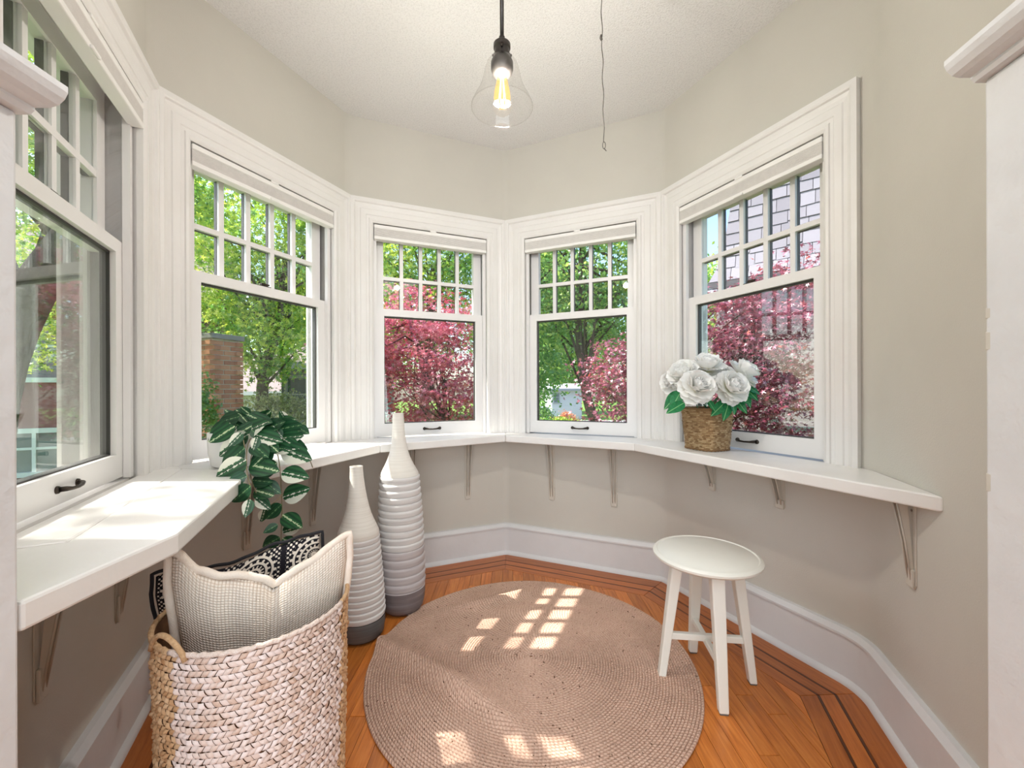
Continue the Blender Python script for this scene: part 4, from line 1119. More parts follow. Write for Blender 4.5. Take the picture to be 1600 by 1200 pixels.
sx = t.n('ShaderNodeSeparateXYZ'); t.l(t.coord('Object'), sx.inputs[0]); cc = t.ramp(sx.outputs[1], [(0.0, srgb(238, 234, 200)), (0.35, srgb(250, 249, 244)), (1.0, srgb(252, 252, 251))])
t.l(cc, df.inputs[0]); t.l(cc, tl.inputs[0]); t.l(df.outputs[0], mx.inputs[1]); t.l(tl.outputs[0], mx.inputs[2]); t.l(mx.outputs[0], t.out.inputs[0]); M['petal'] = t.m
t = NT('bright_green_leaf'); p = t.principled(srgb(24, 110, 62), 0.4, 0.4); n = t.noise(5, 3, 0.6, t.coord()); sx = t.n('ShaderNodeSeparateXYZ'); t.l(t.coord('Object'), sx.inputs[0])
vein = t.math('LESS_THAN', t.math('ABSOLUTE', sx.outputs[0]), 0.015)
t.l(t.mix(vein, t.ramp(n.outputs[0], [(0.3, srgb(18, 92, 50)), (0.7, srgb(44, 140, 84))]), srgb(120, 180, 120)), p.inputs['Base Color']); M['gleaf'] = t.m
def petal_mesh(name, wid, cup, seed_):
    rnd_ = random.Random(seed_); v = []; f = []; nu, nv = 8, 7; ph = rnd_.uniform(0, 6)
    for j_ in range(nv + 1):
        t_ = j_ / nv; w = wid * (0.25 + 0.75 * math.sin(PI * min(1, t_ * 0.62 + 0.05))) * (1 if t_ < 0.85 else 1 - (t_ - 0.85) * 1.2)
        for i_ in range(nu + 1):
            u = 2 * i_ / nu - 1
            y_ = t_ * (1 - 0.10 * u * u) - 0.03 * math.sin(5 * u + ph) * t_ ** 3
            v.append((u * w / 2, y_, cup * (t_ ** 2) * 0.55 + cup * 0.5 * (u * w) ** 2 + 0.045 * math.sin(7 * u + ph) * t_ ** 3))
    for j_ in range(nv):
        for i_ in range(nu):
            a = j_ * (nu + 1) + i_; f.append((a, a + 1, a + nu + 2, a + nu + 1))
    me = bpy.data.meshes.new(name); me.from_pydata(v, [], f)
    for pl in me.polygons: pl.use_smooth = True
    me.materials.append(M['petal']); return me
PM = [petal_mesh('petal', w_, c_, k) for k, (w_, c_) in enumerate(((1.05, 0.30), (1.0, 0.6), (0.95, 1.0), (0.9, 1.5)))]
GL = leaf_mesh('leaf', 'gleaf', 0.50, 0.20)
def ortho(n_):
    n_ = n_.normalized(); a = n_.orthogonal().normalized(); return a, n_.cross(a), n_
def peony(c, n_, r, label, seed_):
    rd = random.Random(seed_); c = Vector(c); n_ = Vector(n_).normalized()
    root = Vector((FB.x, FB.y, ZL + 0.152)) + Vector((rd.uniform(-0.03, 0.03), rd.uniform(-0.03, 0.03), 0))
    E = empty('white_peony', root); tag(E, label, 'flower', 'white peonies in the seagrass basket')
    a, b, n_ = ortho(n_)
    for ring, (cnt, tilt, ln_, h0, mi) in enumerate(((8, -8, 0.94, -0.08, 0), (8, 12, 1.0, 0.0, 0), (8, 30, 0.90, 0.06, 1), (7, 47, 0.74, 0.12, 1), (6, 60, 0.58, 0.18, 2), (5, 74, 0.42, 0.22, 2))):
        for k in range(cnt):
            th = 2 * PI * (k + 0.5 * (ring % 2)) / cnt + rd.uniform(-0.15, 0.15); ti = math.radians(tilt + rd.uniform(-8, 8))
            rad = a * math.cos(th) + b * math.sin(th); y = rad * math.cos(ti) + n_ * math.sin(ti); z_ = n_ * math.cos(ti) - rad * math.sin(ti); x_ = y.cross(z_)
            s_ = r * ln_ * rd.uniform(0.92, 1.08)
            mt = Matrix(((x_.x, y.x, z_.x), (x_.y, y.y, z_.y), (x_.z, y.z, z_.z))).to_4x4()
            o = bpy.data.objects.new('petal', PM[mi]); col.objects.link(o); o.parent = E
            o.matrix_local = Matrix.Translation(c - root + n_ * (h0 * r) + rad * (0.05 * r)) @ mt @ Matrix.Diagonal((s_, s_, s_, 1))
    mid_ = (root + c) / 2 + Vector((0, 0, 0.01)) - root
    MB().tube([(0, 0, 0), mid_, c - root - n_ * 0.005], 0.0022, 6).build('stem', 'gleaf', E, smooth=True)
    return E, root
Yf = 1.79
fl = [((450, 450), 1.72, (0.0, -0.85, 0.45), 0.078, 'large white peony facing front at the left of the basket'), ((785, 455), 1.72, (0.25, -0.85, 0.40), 0.076, 'large white peony facing front at the right of the basket'),
      ((570, 260), 1.80, (-0.1, -0.45, 0.95), 0.072, 'white peony at the top middle of the bunch'), ((905, 320), 1.80, (0.5, -0.5, 0.75), 0.074, 'white peony at the upper right of the bunch'),
      ((335, 330), 1.80, (-0.6, -0.55, 0.7), 0.072, 'white peony at the upper left of the bunch'), ((215, 400), 1.86, (-0.85, -0.5, 0.3), 0.056, 'white peony half hidden at the far left of the bunch')]
random.seed(5)
def Q_(cx, cy_, Y): return at(1020 + cx / 6.665, 540 + cy_ / 6.665, Y)
for k, ((cx, cy_), Y, n_, r, lab) in enumerate(fl):
    E, root = peony(Q_(cx, cy_, Y), n_, r, lab, 10 + k)
    lv = {0: [((330, 600), (205, 665), Y), ((560, 560), (640, 650), Y), ((600, 470), (560, 560), Y + .04)], 1: [((760, 590), (665, 690), Y), ((790, 590), (765, 730), Y), ((830, 585), (860, 680), Y), ((870, 570), (955, 670), Y), ((880, 560), (985, 590), Y)],
          2: [((590, 350), (630, 480), Y), ((640, 330), (690, 290), Y + .03), ((600, 400), (560, 520), Y + .02)], 3: [((930, 420), (1065, 530), Y), ((920, 450), (1010, 590), Y), ((760, 260), (700, 230), Y + .02), ((930, 400), (1080, 470), Y)],
          4: [((440, 290), (425, 200), Y + .02), ((300, 470), (215, 610), Y - .04), ((290, 480), (170, 600), Y)], 5: [((250, 480), (205, 580), Y - .02)]}[k]
    for a, b, Y_ in lv:
        a_, b_ = Q_(*a, Y_), Q_(*b, Y_ - 0.03); b_ = a_ + (b_ - a_) * 1.35
        put_leaf(a_, b_, (random.uniform(-0.3, 0.3), -0.8, 0.5), GL, E, root, 1.0)

# ------------------------------------------------------------------ outdoors
GZ = -1.6
t = NT('lawn_grass'); p = t.principled(srgb(96, 128, 60), 0.95, 0.1); v = t.coord('Generated', (1, 1, 1)); n = t.noise(400, 5, 0.7, v)
n2 = t.noise(60, 3, 0.6, v)
t.l(t.mix(n2.outputs[0], t.ramp(n.outputs[0], [(0.3, srgb(66, 104, 40)), (0.7, srgb(132, 164, 78))]), srgb(104, 134, 62)), p.inputs['Base Color']); M['lawn'] = t.m
M['asphalt'] = plain('grey_asphalt', srgb(128, 126, 128), srgb(146, 144, 146), 0.9, 3)
M['concrete'] = plain('pale_concrete', srgb(132, 128, 126), srgb(116, 112, 110), 0.9, 4)
def slab(nm, poly, z0, z1, mt, lab, cat):
    o = MB().prism(poly, z0, z1).build(nm, mt); recalc(o); tag(o, lab, cat, kind='structure'); return o
slab('ground', [(-60, -15), (60, -15), (60, 90), (-60, 90)], GZ - 0.3, GZ, 'lawn', 'green lawn outside the windows', 'lawn')
slab('street', [(-60, 26), (60, 26), (60, 34), (-60, 34)], GZ, GZ + 0.02, 'asphalt', 'grey street beyond the lawn', 'street')
slab('driveway', [(-14, 3.6), (-3.2, 3.6), (-3.2, 6.6), (-14, 6.6)], GZ, GZ + 0.03, 'concrete', 'pale concrete path left of the house', 'path')

def leaf_mat(name, stops, transl=0.45, gloss=0.06):
    t = NT(name); a = t.n('ShaderNodeAttribute'); a.attribute_name = 'rnd'
    c = t.ramp(a.outputs['Fac'], stops)
    df = t.n('ShaderNodeBsdfDiffuse'); tl = t.n('ShaderNodeBsdfTranslucent'); g_ = t.n('ShaderNodeBsdfGlossy'); g_.inputs['Roughness'].default_value = 0.35
    m1 = t.n('ShaderNodeMixShader'); m1.inputs[0].default_value = transl; m2 = t.n('ShaderNodeMixShader'); m2.inputs[0].default_value = gloss
    t.l(c, df.inputs[0]); t.l(c, tl.inputs[0]); t.l(df.outputs[0], m1.inputs[1]); t.l(tl.outputs[0], m1.inputs[2]); t.l(m1.outputs[0], m2.inputs[1]); t.l(g_.outputs[0], m2.inputs[2]); t.l(m2.outputs[0], t.out.inputs[0])
    return t.m
M['lf_green'] = leaf_mat('spring_maple_leaf', [(0.0, srgb(74, 128, 58)), (0.3, srgb(122, 172, 74)), (0.6, srgb(184, 208, 84)), (0.85, srgb(226, 230, 98)), (1.0, srgb(240, 240, 130))], 0.5)
M['lf_mid'] = leaf_mat('mid_green_leaf', [(0.0, srgb(76, 128, 70)), (0.45, srgb(124, 172, 92)), (0.8, srgb(190, 208, 104)), (1.0, srgb(226, 228, 120))], 0.5)
M['lf_red'] = leaf_mat('red_maple_leaf', [(0.0, srgb(134, 60, 88)), (0.3, srgb(190, 70, 88)), (0.55, srgb(204, 104, 132)), (0.8, srgb(226, 150, 168)), (1.0, srgb(234, 130, 90))], 0.4, 0.10)
M['lf_purple'] = leaf_mat('purple_maple_leaf', [(0.0, srgb(92, 46, 64)), (0.3, srgb(138, 54, 70)), (0.55, srgb(150, 80, 106)), (0.8, srgb(190, 112, 132)), (1.0, srgb(204, 92, 66))], 0.35, 0.10)
M['lf_dark'] = leaf_mat('hedge_leaf', [(0.0, srgb(70, 110, 52)), (0.6, srgb(106, 150, 72)), (1.0, srgb(150, 182, 96))])
M['lf_olive'] = leaf_mat('olive_shrub_leaf', [(0.0, srgb(108, 118, 72)), (0.6, srgb(148, 156, 100)), (1.0, srgb(194, 194, 136))])
M['lf_flower'] = leaf_mat('orange_blossom', [(0.0, srgb(196, 100, 66)), (0.6, srgb(226, 150, 110)), (1.0, srgb(120, 140, 80))])
M['lf_pink'] = leaf_mat('pink_blossom', [(0.0, srgb(206, 120, 116)), (0.6, srgb(236, 176, 170)), (1.0, srgb(130, 150, 90))])
M['lf_white'] = leaf_mat('white_blossom', [(0.0, srgb(236, 234, 226)), (0.6, srgb(244, 240, 232)), (1.0, srgb(110, 140, 70))])
M['bark'] = plain('grey_brown_bark', srgb(96, 84, 72), srgb(66, 56, 48), 0.95, 6, 0.6, 30)
M['barkred'] = plain('dark_maple_bark', srgb(84, 66, 56), srgb(60, 46, 40), 0.95, 8, 0.5, 40)

def leaf_template(kind):
    if kind == 'maple':       # five-lobed star, a fan of ten triangles
        v = [(0, 0, 0)]
        for k in range(10):
            a = PI / 2 + (k - 0) * 2 * PI / 10; r = 1.0 if k % 2 == 0 else 0.30
            if k == 5: r = 0.35
            v.append((r * math.cos(a) * 0.62, r * math.sin(a) * 0.62, -0.12 * r))
        f = [(0, 1 + k, 1 + (k + 1) % 10) for k in range(10)]
    else:                     # folded diamond
        v = [(0, -0.5, 0), (0.32, 0.0, 0.06), (0, 0.5, 0), (-0.32, 0.0, 0.06)]; f = [(0, 1, 2), (0, 2, 3)]
    return np.array(v), np.array(f)
def foliage(name, centers, sig, per, size, kind, mat, parent, up=0.6, seed_=1, smooth_r=0.35):
    """clumps of leaves around the given clump centres; colour varies clump by clump and leaf by leaf"""
    r_ = np.random.default_rng(seed_); T, Fq = leaf_template(kind); C = np.asarray(centers)
    n = len(C) * per; cc = np.repeat(C, per, axis=0)
    pos = cc + r_.normal(0, 1, (n, 3)) * np.asarray(sig)
    nrm = r_.normal(0, 1, (n, 3)) * (1 - up) + np.array([0, 0, up]); nrm /= np.linalg.norm(nrm, axis=1)[:, None]
    tv = r_.normal(0, 1, (n, 3)); tv -= nrm * np.sum(tv * nrm, 1)[:, None]; tv /= np.linalg.norm(tv, axis=1)[:, None]
    bv = np.cross(nrm, tv); s_ = size * r_.uniform(0.65, 1.25, n)
    V = pos[:, None, :] + s_[:, None, None] * (T[None, :, 0:1] * bv[:, None, :] + T[None, :, 1:2] * tv[:, None, :] + T[None, :, 2:3] * nrm[:, None, :])
    Fc = Fq[None] + (np.arange(n) * len(T))[:, None, None]
    cr = np.repeat(r_.random(len(C)), per); rn = np.clip(0.55 * cr + 0.45 * r_.random(n), 0, 1)
    me = np_mesh(name, V.reshape(-1, 3), Fc.reshape(-1, Fq.shape[1]), np.repeat(rn, len(Fq)))
    o = place(name, me, mat, parent); tag(o, kind='stuff'); return o
def clumps(blobs, n, seed_, shell=0.45):
    r_ = np.random.default_rng(seed_); out = []
    vol = np.array([b[3] * b[4] * b[5] for b in blobs]); vol = vol / vol.sum()
    for b, w in zip(blobs, vol):
        k = max(3, int(n * w)); d_ = r_.normal(0, 1, (k, 3)); d_ /= np.linalg.norm(d_, axis=1)[:, None]
        rad = shell + (1 - shell) * r_.random(k) ** 0.6
        out.append(np.array(b[:3]) + d_ * rad[:, None] * np.array(b[3:6]))
    return np.concatenate(out)
def tree(name, label, cat, group, base, trunk, tr, blobs, ncl, per, size, kind, mat, sig, bark='bark', limbs=14, seed_=1, up=0.5, shell=0.4, holes=()):
    """trunk: list of points above base; limbs run from the trunk to leaf clumps"""
    E = empty(name, (base[0], base[1], GZ)); tag(E, label, cat, group)
    B0 = np.array([base[0], base[1], GZ]); C = clumps(blobs, ncl, seed_, shell)
    for hc, ha, hr in holes:      # gaps in the crown: (point, axis, radius)
        rel = C - np.array(hc); ax = np.array(ha) / np.linalg.norm(ha); dist = np.linalg.norm(rel - np.outer(rel @ ax, ax), axis=1); C = C[dist > hr]
    tp = [Vector((base[0], base[1], GZ - 0.05))] + [Vector(q) for q in trunk]; sm = []
    for a, b in zip(tp[:-1], tp[1:]):
        for w in (0, 0.33, 0.66): sm.append(a.lerp(b, w))
    sm.append(tp[-1])
    for _ in range(2): sm = [sm[0]] + [(sm[k - 1] + sm[k] * 2 + sm[k + 1]) / 4 for k in range(1, len(sm) - 1)] + [sm[-1]]
    O = Vector(B0)
    MB().tube([q - O for q in sm], [tr * (1 - 0.7 * k / (len(sm) - 1)) for k in range(len(sm))], 9).build('trunk', bark, E, smooth=True)
    rd = random.Random(seed_); br = MB(); pick = rd.sample(range(len(C)), min(limbs, len(C)))
    for k in pick:
        c = Vector(C[k]); q0 = sm[rd.randint(int(len(sm) * 0.45), len(sm) - 1)]
        m1 = q0.lerp(c, 0.35) + Vector((rd.uniform(-.1, .1), rd.uniform(-.1, .1), rd.uniform(0, 0.25))) * (c - q0).length; m2 = q0.lerp(c, 0.72) + Vector((0, 0, 0.06)) * (c - q0).length
        r0 = tr * 0.28 * rd.uniform(0.5, 1.0)
        br.tube([q0 - O, m1 - O, m2 - O, c - O], [r0, r0 * 0.7, r0 * 0.4, r0 * 0.12], 6)
    b_ = br.build('branches', bark, E, smooth=True); tag(b_, kind='stuff')
    foliage('foliage', C - B0, sig, per, size, kind, mat, E, up, seed_ + 50)
    return E
GT = 'green trees outside the windows'; RT = 'red maples outside the windows'
# street maple outside the left windows, crown overhead; gaps where the sun reaches the room
sunax = (-math.cos(SUN_EL), 0, math.sin(SUN_EL))
tree('maple_tree', 'big maple with a thick mossy limb outside the leftmost window', 'tree', GT, (-5.4, 4.1), [(-5.4, 4.1, 0.6), (-5.1, 4.15, 1.7), (-4.5, 4.2, 2.65), (-3.9, 4.3, 3.6)], 0.30,
     [(-5.2, 5.0, 4.0, 1.7, 1.5, 1.5), (-6.6, 5.7, 2.5, 1.3, 1.0, 1.1), (-4.4, 0.75, 5.6, 0.8, 0.5, 0.7)], 150, 110, 0.085, 'maple', 'lf_green', (0.26, 0.26, 0.16), limbs=22, seed_=11,
     holes=[((-1.1, 1.84, 1.68), sunax, 0.55)])
tree('maple_tree', 'bright green maple with forked branches seen above the trailing plant', 'tree', GT, (-5.2, 8.8), [(-5.3, 8.7, 0.4), (-5.25, 8.6, 1.4), (-4.75, 8.5, 2.6), (-4.7, 8.5, 3.8)], 0.16,
     [(-5.3, 8.6, 4.2, 2.2, 1.4, 2.0), (-5.2, 8.6, 2.2, 2.0, 1.0, 0.9)], 210, 100, 0.10, 'maple', 'lf_green', (0.28, 0.28, 0.16), limbs=40, seed_=12)
tree('maple_tree', 'pale green maple behind the red maple, left of the far corner', 'tree', GT, (-2.8, 13.0), [(-2.8, 13, 1.0), (-2.6, 13, 3.0), (-2.5, 13, 5.0)], 0.20,
     [(-2.8, 13, 4.8, 2.9, 1.6, 3.2)], 190, 90, 0.14, 'maple', 'lf_green', (0.36, 0.36, 0.22), limbs=30, seed_=13)
tree('shade_tree', 'green tree with a curved trunk right of the far corner', 'tree', GT, (2.75, 11.0), [(2.55, 11, -0.3), (2.1, 11, 0.35), (1.9, 11, 1.4), (1.75, 11, 3.0), (1.9, 11, 5.0)], 0.20,
     [(1.7, 11.2, 4.2, 2.3, 1.3, 1.9), (0.6, 11.6, 3.2, 1.2, 0.9, 1.3), (3.4, 11.4, 3.0, 1.0, 1.0, 1.4), (3.0, 12.5, 1.2, 0.7, 0.6, 1.3)], 190, 90, 0.12, 'simple', 'lf_mid', (0.30, 0.30, 0.22), limbs=34, seed_=14, up=0.3)
tree('shade_tree', 'green tree by the street left of the white garage', 'tree', GT, (0.6, 17.0), [(0.6, 17, 1.0), (0.7, 17, 3.2), (0.6, 17, 5.5)], 0.16,
     [(0.6, 17, 4.0, 1.9, 1.5, 3.6)], 150, 90, 0.16, 'simple', 'lf_mid', (0.40, 0.40, 0.32), limbs=24, seed_=15, up=0.3)
tree('shade_tree', 'leafy tree glimpsed at the left of the right-hand window', 'tree', GT, (7.6, 15.5), [(7.6, 15.5, 1.0), (7.7, 15.5, 3.0)], 0.18,
     [(7.7, 15.5, 2.9, 1.6, 1.3, 3.2)], 130, 100, 0.15, 'simple', 'lf_green', (0.38, 0.38, 0.28), limbs=18, seed_=16, up=0.3)
tree('shade_tree', 'tall far tree across the street behind the white garage', 'tree', GT, (5.0, 45.0), [(5, 45, 2.0), (5, 45, 6.0)], 0.4,
     [(5, 45, 8.0, 8.5, 3.0, 7.0)], 300, 80, 0.42, 'simple', 'lf_mid', (1.0, 1.0, 0.8), limbs=10, seed_=17, up=0.3)
tree('shade_tree', 'far green tree across the street behind the left houses', 'tree', GT, (-16.0, 40.0), [(-16, 40, 2.0), (-16, 40, 6.0)], 0.4,
     [(-16, 40, 7.5, 9.0, 3.0, 6.5)], 300, 80, 0.42, 'simple', 'lf_green', (1.0, 1.0, 0.8), limbs=10, seed_=18, up=0.3)
tree('red_maple', 'crimson maple filling the window behind the taller vase', 'tree', RT, (-0.85, 4.9), [(-0.80, 4.9, -0.4), (-0.70, 4.85, 0.4), (-0.95, 4.8, 1.1), (-1.2, 4.8, 1.8)], 0.05,
     [(-1.15, 4.8, 1.45, 0.85, 0.6, 0.85), (-0.75, 4.7, 0.75, 0.55, 0.5, 0.35)], 190, 70, 0.048, 'maple', 'lf_red', (0.13, 0.13, 0.045), 'barkred', limbs=46, seed_=21, up=0.6, shell=0.3)
tree('red_maple', 'spreading crimson maple behind the white peonies', 'tree', RT, (2.2, 4.35), [(2.2, 4.3, -0.4), (2.1, 4.25, 0.4), (2.3, 4.2, 1.2), (2.5, 4.2, 1.9)], 0.055,
     [(2.25, 4.15, 1.35, 0.62, 0.55, 0.72), (1.30, 4.4, 0.98, 0.50, 0.45, 0.62), (2.2, 4.0, 0.40, 0.8, 0.5, 0.40), (2.78, 3.95, 1.95, 0.42, 0.4, 0.42), (2.6, 3.9, 0.9, 0.4, 0.4, 0.4)], 330, 62, 0.048, 'maple', 'lf_purple', (0.13, 0.13, 0.045), 'barkred', limbs=46, seed_=22, up=0.6, shell=0.3)
# shrubs
def shrub(name, label, c, r, n, per, size, mat, seed_, kind='simple'):
    E = empty(name, (c[0], c[1], GZ)); tag(E, label, 'shrub', 'garden shrubs')
    C = clumps([(*c, *r)], n, seed_, 0.5) - np.array([c[0], c[1], GZ]); foliage('foliage', C, (r[0] * 0.22, r[1] * 0.22, r[2] * 0.16), per, size, kind, mat, E, 0.3, seed_)
    MB().tube([(0, 0, -0.02), (0.02, 0, (c[2] - GZ) * 0.6), (0, 0, c[2] - GZ)], [0.05, 0.035, 0.015], 7).build('stem', 'bark', E, smooth=True)
shrub('garden_shrub', 'dark round shrub left of the brick pillar', (-4.22, 5.5, 0.45), (0.22, 0.22, 0.75), 40, 80, 0.05, 'lf_dark', 31)
shrub('garden_shrub', 'olive green hedge shrub before the grey house', (-4.6, 8.0, 0.35), (0.85, 0.5, 0.55), 90, 100, 0.055, 'lf_olive', 32)
shrub('garden_shrub', 'low dark hedge by the lawn beside the red maple', (-1.5, 8.5, -0.1), (1.6, 0.5, 0.7), 90, 80, 0.06, 'lf_dark', 33)
shrub('blossom_shrub', 'orange flowering shrub near the white garage', (3.1, 24.0, -0.9), (0.75, 0.5, 0.5), 40, 70, 0.10, 'lf_flower', 34)
shrub('blossom_shrub', 'pink flowering border before the red-brown house', (-8.6, 8.1, -1.3), (1.2, 0.3, 0.25), 50, 60, 0.07, 'lf_pink', 35)
shrub('blossom_shrub', 'white flowering shrub below the red maple', (-1.75, 6.3, 0.25), (0.5, 0.35, 0.4), 40, 70, 0.06, 'lf_white', 36)
shrub('garden_shrub', 'dark green shrub beside the driveway', (1.4, 22.0, -0.6), (0.9, 0.5, 0.9), 50, 70, 0.11, 'lf_dark', 37)
shrub('garden_shrub', 'yellow green shrub by the far street', (2.3, 20.5, -0.9), (1.0, 0.4, 0.5), 50, 60, 0.10, 'lf_green', 38)
shrub('garden_fern', 'bright fern beside the concrete path', (-5.0, 4.75, -1.25), (0.25, 0.22, 0.3), 24, 40, 0.09, 'lf_green', 39)

# brick pillar
M['mortar'] = plain('pale_mortar', srgb(196, 184, 168), srgb(180, 168, 152), 0.95, 20)
t = NT('red_clay_brick'); p = t.principled(srgb(158, 92, 66), 0.9, 0.15); oi = t.n('ShaderNodeObjectInfo'); n = t.noise(12, 4, 0.7, t.coord())
c1 = t.ramp(oi.outputs['Random'], [(0.0, srgb(142, 76, 56)), (0.5, srgb(170, 104, 74)), (1.0, srgb(190, 130, 98))])
t.l(t.mix(t.math('MULTIPLY', n.outputs[0], 0.5), c1, srgb(196, 150, 120)), p.inputs['Base Color']); t.bump(p, n.outputs[0], 0.4, 0.01); M['brick'] = t.m
BPX, BPY = -4.72, 6.55
BP = empty('brick_pillar', (BPX, BPY, GZ), math.radians(-18)); tag(BP, 'red brick chimney pillar among the green maples', 'pillar')
MB().box(-0.222, 0.222, -0.222, 0.222, 0, 3.42).build('mortar_core', 'mortar', BP)
bm1 = MB().box(-0.105, 0.105, -0.05, 0.05, 0.0, 0.062); me1 = bpy.data.meshes.new('brick'); me1.from_pydata(bm1.v, [], bm1.f); me1.materials.append(M['brick'])
for c in range(20, 45):
    for side in range(4):
        for k in range(2):
            a = side * PI / 2; off = -0.115 + k * 0.225 + (0.055 if c % 2 else -0.055) * 1.0
            o = bpy.data.objects.new('brick', me1); col.objects.link(o); o.parent = BP
            rr_ = 0.180
            o.location = (math.cos(a) * off - math.sin(a) * -rr_ * -1 * -1, math.sin(a) * off + math.cos(a) * -rr_, c * 0.0755 + 0.006)
            o.rotation_euler = (0, 0, a)
MB().box(-0.27, 0.27, -0.27, 0.27, 3.42, 3.50).build('cap_stone', 'concrete', BP, bevel=0.01)

# neighbouring house seen in the right-hand window: flared slate upper wall over stucco
M['stucco'] = plain('pale_pebble_stucco', srgb(142, 136, 134), srgb(122, 116, 116), 0.95, 30, 0.4, 80)
M['slate'] = None
t = NT('lavender_slate_shingle'); p = t.principled(srgb(176, 172, 178), 0.85, 0.2); oi = t.n('ShaderNodeObjectInfo'); n = t.noise(9, 4, 0.7, t.coord())
c1 = t.ramp(oi.outputs['Random'], [(0.0, srgb(116, 112, 120)), (0.5, srgb(130, 126, 134)), (1.0, srgb(142, 138, 146))])
t.l(t.mix(t.math('MULTIPLY', n.outputs[0], 0.5), c1, srgb(126, 122, 128)), p.inputs['Base Color']); t.bump(p, n.outputs[0], 0.3, 0.01); M['slate'] = t.m
M['slateback'] = plain('dark_roof_underlay', srgb(52, 50, 54), None, 0.9)
hd = Vector((0.76, -0.65)).normalized(); HP = Vector((2.70, 5.36))      # wall runs towards the camera's right
NH = empty('neighbour_house', (HP.x, HP.y, GZ), math.atan2(hd.y, hd.x)); tag(NH, 'house with pale slate shingles and stucco behind the right-hand maple', 'house')
MB().box(-0.02, 5.0, 0.0, 4.0, 0, 3.95).build('stucco_wall', 'stucco', NH)
pr = [(0.0, 3.9, -0.16), (0.12, 4.1, -0.02), (0.22, 4.5, 0.07), (0.28, 5.0, 0.13), (0.33, 5.6, 0.18), (0.38, 6.4, 0.22)]     # (left edge inset, z, set-back)
vv = []
for ins_, z_, sb_ in pr: vv += [(ins_ - 0.16, sb_, z_), (5.0, sb_, z_), (5.0, 4, z_), (ins_ - 0.16, 4, z_)]
ff = []
for k in range(len(pr) - 1):
    a = 4 * k; b = a + 4
    for q in range(4): ff.append((a + q, a + (q + 1) % 4, b + (q + 1) % 4, b + q))
ff += [(3, 2, 1, 0), tuple(4 * (len(pr) - 1) + q for q in range(4))]
o = MB().add(vv, ff).build('roof_core', 'slateback', NH); recalc(o)
def roof_at(z_):
    zs = [q[1] for q in pr]; return float(np.interp(z_, zs, [q[0] for q in pr])) - 0.16, float(np.interp(z_, zs, [q[2] for q in pr]))
rd = random.Random(9); nsh = 0
z_ = 3.86
while z_ < 6.1 and nsh < 290:
    ex = 0.155; l0, s0_ = roof_at(z_); l1, s1_ = roof_at(z_ + ex * 1.12)
    xx = l0 + 0.0; first = True
    while xx < 2.3:
        w = rd.uniform(0.13, 0.27)
        dz = rd.uniform(-0.012, 0.012); th_ = 0.016
        xa, xb = xx + 0.003, xx + w - 0.003
        xa2 = max(xa, l1) if first else xa
        v = [(xa, s0_ - th_, z_ + dz), (xb, s0_ - th_, z_ + dz + rd.uniform(-0.006, 0.006)), (xb, s1_ - 0.003, z_ + ex * 1.12), (xa2, s1_ - 0.003, z_ + ex * 1.12),
             (xa, s0_ + 0.01, z_ + dz), (xb, s0_ + 0.01, z_ + dz), (xb, s1_ + 0.01, z_ + ex * 1.12), (xa2, s1_ + 0.01, z_ + ex * 1.12)]
        MB().add(v, [(0, 1, 2, 3), (7, 6, 5, 4), (0, 4, 5, 1), (1, 5, 6, 2), (2, 6, 7, 3), (3, 7, 4, 0)]).build('shingle', 'slate', NH)
        nsh += 1; xx += w; first = False
    z_ += ex
# deck rail of the neighbouring house
DR = empty('deck_rail', (2.95, 4.55, GZ), math.atan2(hd.y, hd.x)); tag(DR, 'pale green deck rail below the red maple by the stucco wall', 'railing')
M['rail'] = plain('pale_green_paint', srgb(176, 190, 182), None, 0.6)
for z_ in (1.75, 2.15): MB().box(-0.1, 2.2, -0.03, 0.03, z_, z_ + 0.06).build('rail', 'rail', DR)
for k in range(8): MB().box(0.1 + k * 0.25, 0.14 + k * 0.25, -0.02, 0.02, 1.3, 2.15).build('baluster', 'rail', DR)
for k in (-0.1, 2.1): MB().box(k, k + 0.1, -0.05, 0.05, 0, 2.3).build('post', 'rail', DR)
# stepped buttress of the stucco wall
bt = MB().prism([(0.62, 0.0), (1.12, 0.0), (1.12, -0.30), (0.62, -0.30)], 0, 1.5); bt.build('buttress', 'stucco', NH)

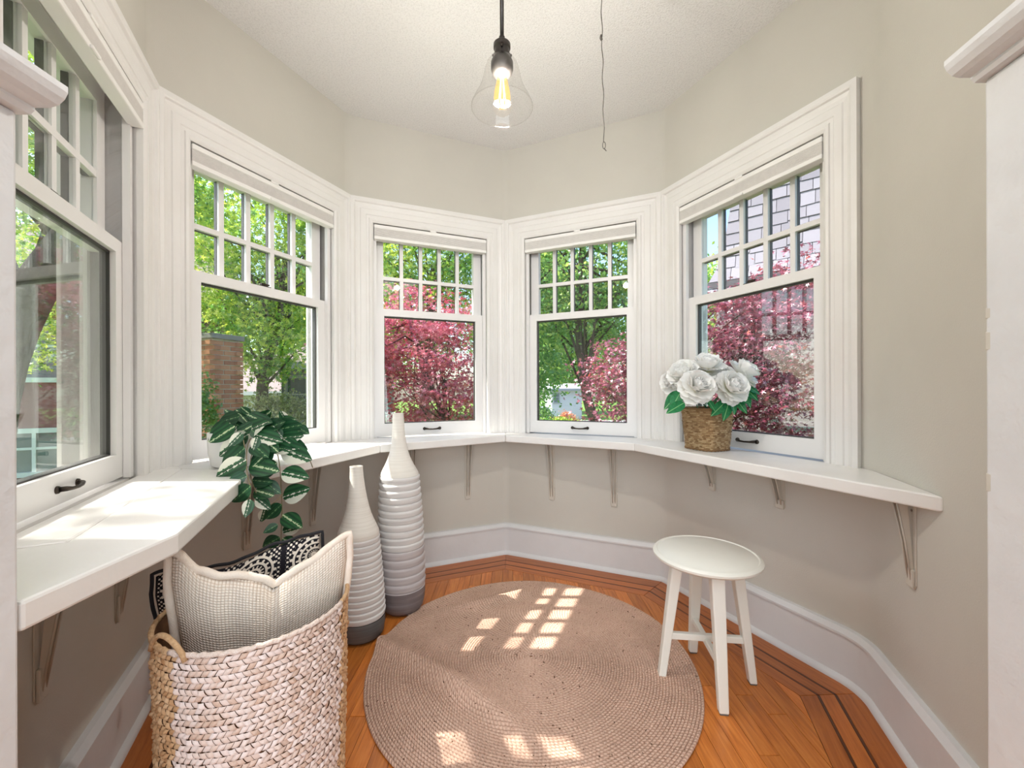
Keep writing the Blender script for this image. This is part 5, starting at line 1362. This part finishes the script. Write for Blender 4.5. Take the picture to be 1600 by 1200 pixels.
# houses on the left and across the street
def house(name, label, loc, rz, w, dpt, h, mats, wins, roof, gable=0.0):
    E = empty(name, (loc[0], loc[1], GZ), rz); tag(E, label, 'house', 'neighbouring houses')
    MB().box(0, w, 0, dpt, 0, h).build('wall', mats[0], E)
    for (x0, x1, z0, z1, nb) in wins:
        f_ = MB(); f_.box(x0 - 0.08, x0, -0.05, 0.02, z0 - 0.08, z1 + 0.1); f_.box(x1, x1 + 0.08, -0.05, 0.02, z0 - 0.08, z1 + 0.1); f_.box(x0, x1, -0.05, 0.02, z1, z1 + 0.1); f_.box(x0 - 0.12, x1 + 0.12, -0.09, 0.02, z0 - 0.1, z0)
        for k in range(1, nb): f_.box(x0 + (x1 - x0) * k / nb - 0.03, x0 + (x1 - x0) * k / nb + 0.03, -0.04, 0.01, z0, z1)
        f_.box(x0, x1, -0.035, 0.005, z0 + (z1 - z0) * 0.6 - 0.025, z0 + (z1 - z0) * 0.6 + 0.025)
        fw = f_.build('window_frame', mats[2], E); MB().box(x0, x1, -0.012, -0.004, z0, z1).build('pane', 'hpane', fw)
    ov = 0.45; zr = h
    r_ = MB().add([(-ov, -ov, zr), (w + ov, -ov, zr), (w + ov, dpt + ov, zr), (-ov, dpt + ov, zr), (-ov, dpt / 2, zr + roof), (w + ov, dpt / 2, zr + roof)], [(0, 3, 2, 1), (0, 1, 5, 4), (2, 3, 4, 5), (1, 2, 5), (3, 0, 4)])
    rf = r_.build('roof', mats[1], E); recalc(rf)
    MB().box(-ov, w + ov, -ov - 0.03, -ov + 0.03, zr - 0.12, zr + 0.06).build('gutter', mats[2], E)
    return E
M['hpane'] = plain('dark_house_window', srgb(88, 98, 100), srgb(120, 132, 134), 0.12, 2, spec=0.6)
M['redbrown'] = plain('red_brown_siding', srgb(134, 92, 84), srgb(120, 82, 76), 0.85, 3)
M['greystucco'] = plain('blue_grey_stucco', srgb(150, 154, 160), srgb(138, 142, 148), 0.9, 10, 0.3, 60)
M['whitesiding'] = plain('white_siding', srgb(190, 190, 194), None, 0.8)
M['brownroof'] = plain('brown_shingle_roof', srgb(146, 130, 126), srgb(124, 110, 106), 0.9, 14, 0.3, 30)
M['palegreen'] = plain('pale_green_trim', srgb(206, 220, 208), None, 0.7)
house('neighbour_house', 'red-brown house with pale window trim beyond the leftmost window', (-13.8, 6.6), math.radians(26), 7.0, 5, 4.6, ('redbrown', 'brownroof', 'palegreen'),
      [(1.4, 2.3, 2.9, 4.0, 1), (4.1, 5.0, 2.9, 4.0, 1), (0.9, 2.9, 0.95, 1.75, 3), (3.6, 5.8, 0.95, 1.75, 3)], 2.2)
house('neighbour_house', 'blue-grey stucco house with a white window right of the hedge', (-7.6, 13.5), math.radians(-12), 1.9, 4, 3.4, ('greystucco', 'brownroof', 'whitesiding'), [(0.25, 0.95, 1.7, 3.0, 1)], 1.0)
house('neighbour_house', 'distant house under a brown shingle roof behind the hedge', (-14.6, 20.0), math.radians(-6), 4.6, 4, 2.5, ('whitesiding', 'brownroof', 'whitesiding'), [(0.8, 1.8, 0.9, 2.0, 1), (2.6, 3.6, 0.9, 2.0, 1)], 2.0)
house('white_garage', 'small white garage across the street right of the far corner', (3.4, 35.0), math.radians(4), 2.6, 4, 2.6, ('whitesiding', 'whitesiding', 'greystucco'), [(0.2, 0.6, 1.5, 2.2, 1)], 0.5)

# parked car on the street
CR = empty('parked_car', (2.15, 30.0, GZ + 0.02)); tag(CR, 'silver car parked on the street left of the white garage', 'car')
M['silver'] = plain('silver_car_paint', srgb(190, 192, 198), None, 0.3, metallic=0.4)
M['tyre'] = plain('black_tyre', srgb(34, 34, 36), None, 0.9)
body = [(-1.0, 0.3), (1.0, 0.3), (1.05, 0.7), (0.8, 0.85), (0.45, 1.32), (-0.55, 1.34), (-0.95, 0.88), (-1.05, 0.7)]
rot = Matrix.Rotation(PI / 2, 4, 'X')
o = MB().prism(body, -0.8, 0.8, rot).build('body', 'silver', CR, bevel=0.04); recalc(o)
o = MB().prism([(-0.82, 0.88), (0.68, 0.86), (0.42, 1.24), (-0.52, 1.26)], -0.81, 0.81, rot).build('side_glass', 'hpane', CR); recalc(o)
for sx in (-0.62, 0.62):
    for sy in (-0.72, 0.72):
        MB().tube([(sx, sy - 0.1, 0.3), (sx, sy + 0.1, 0.3)], 0.3, 18).build('wheel', 'tyre', CR, smooth=False)
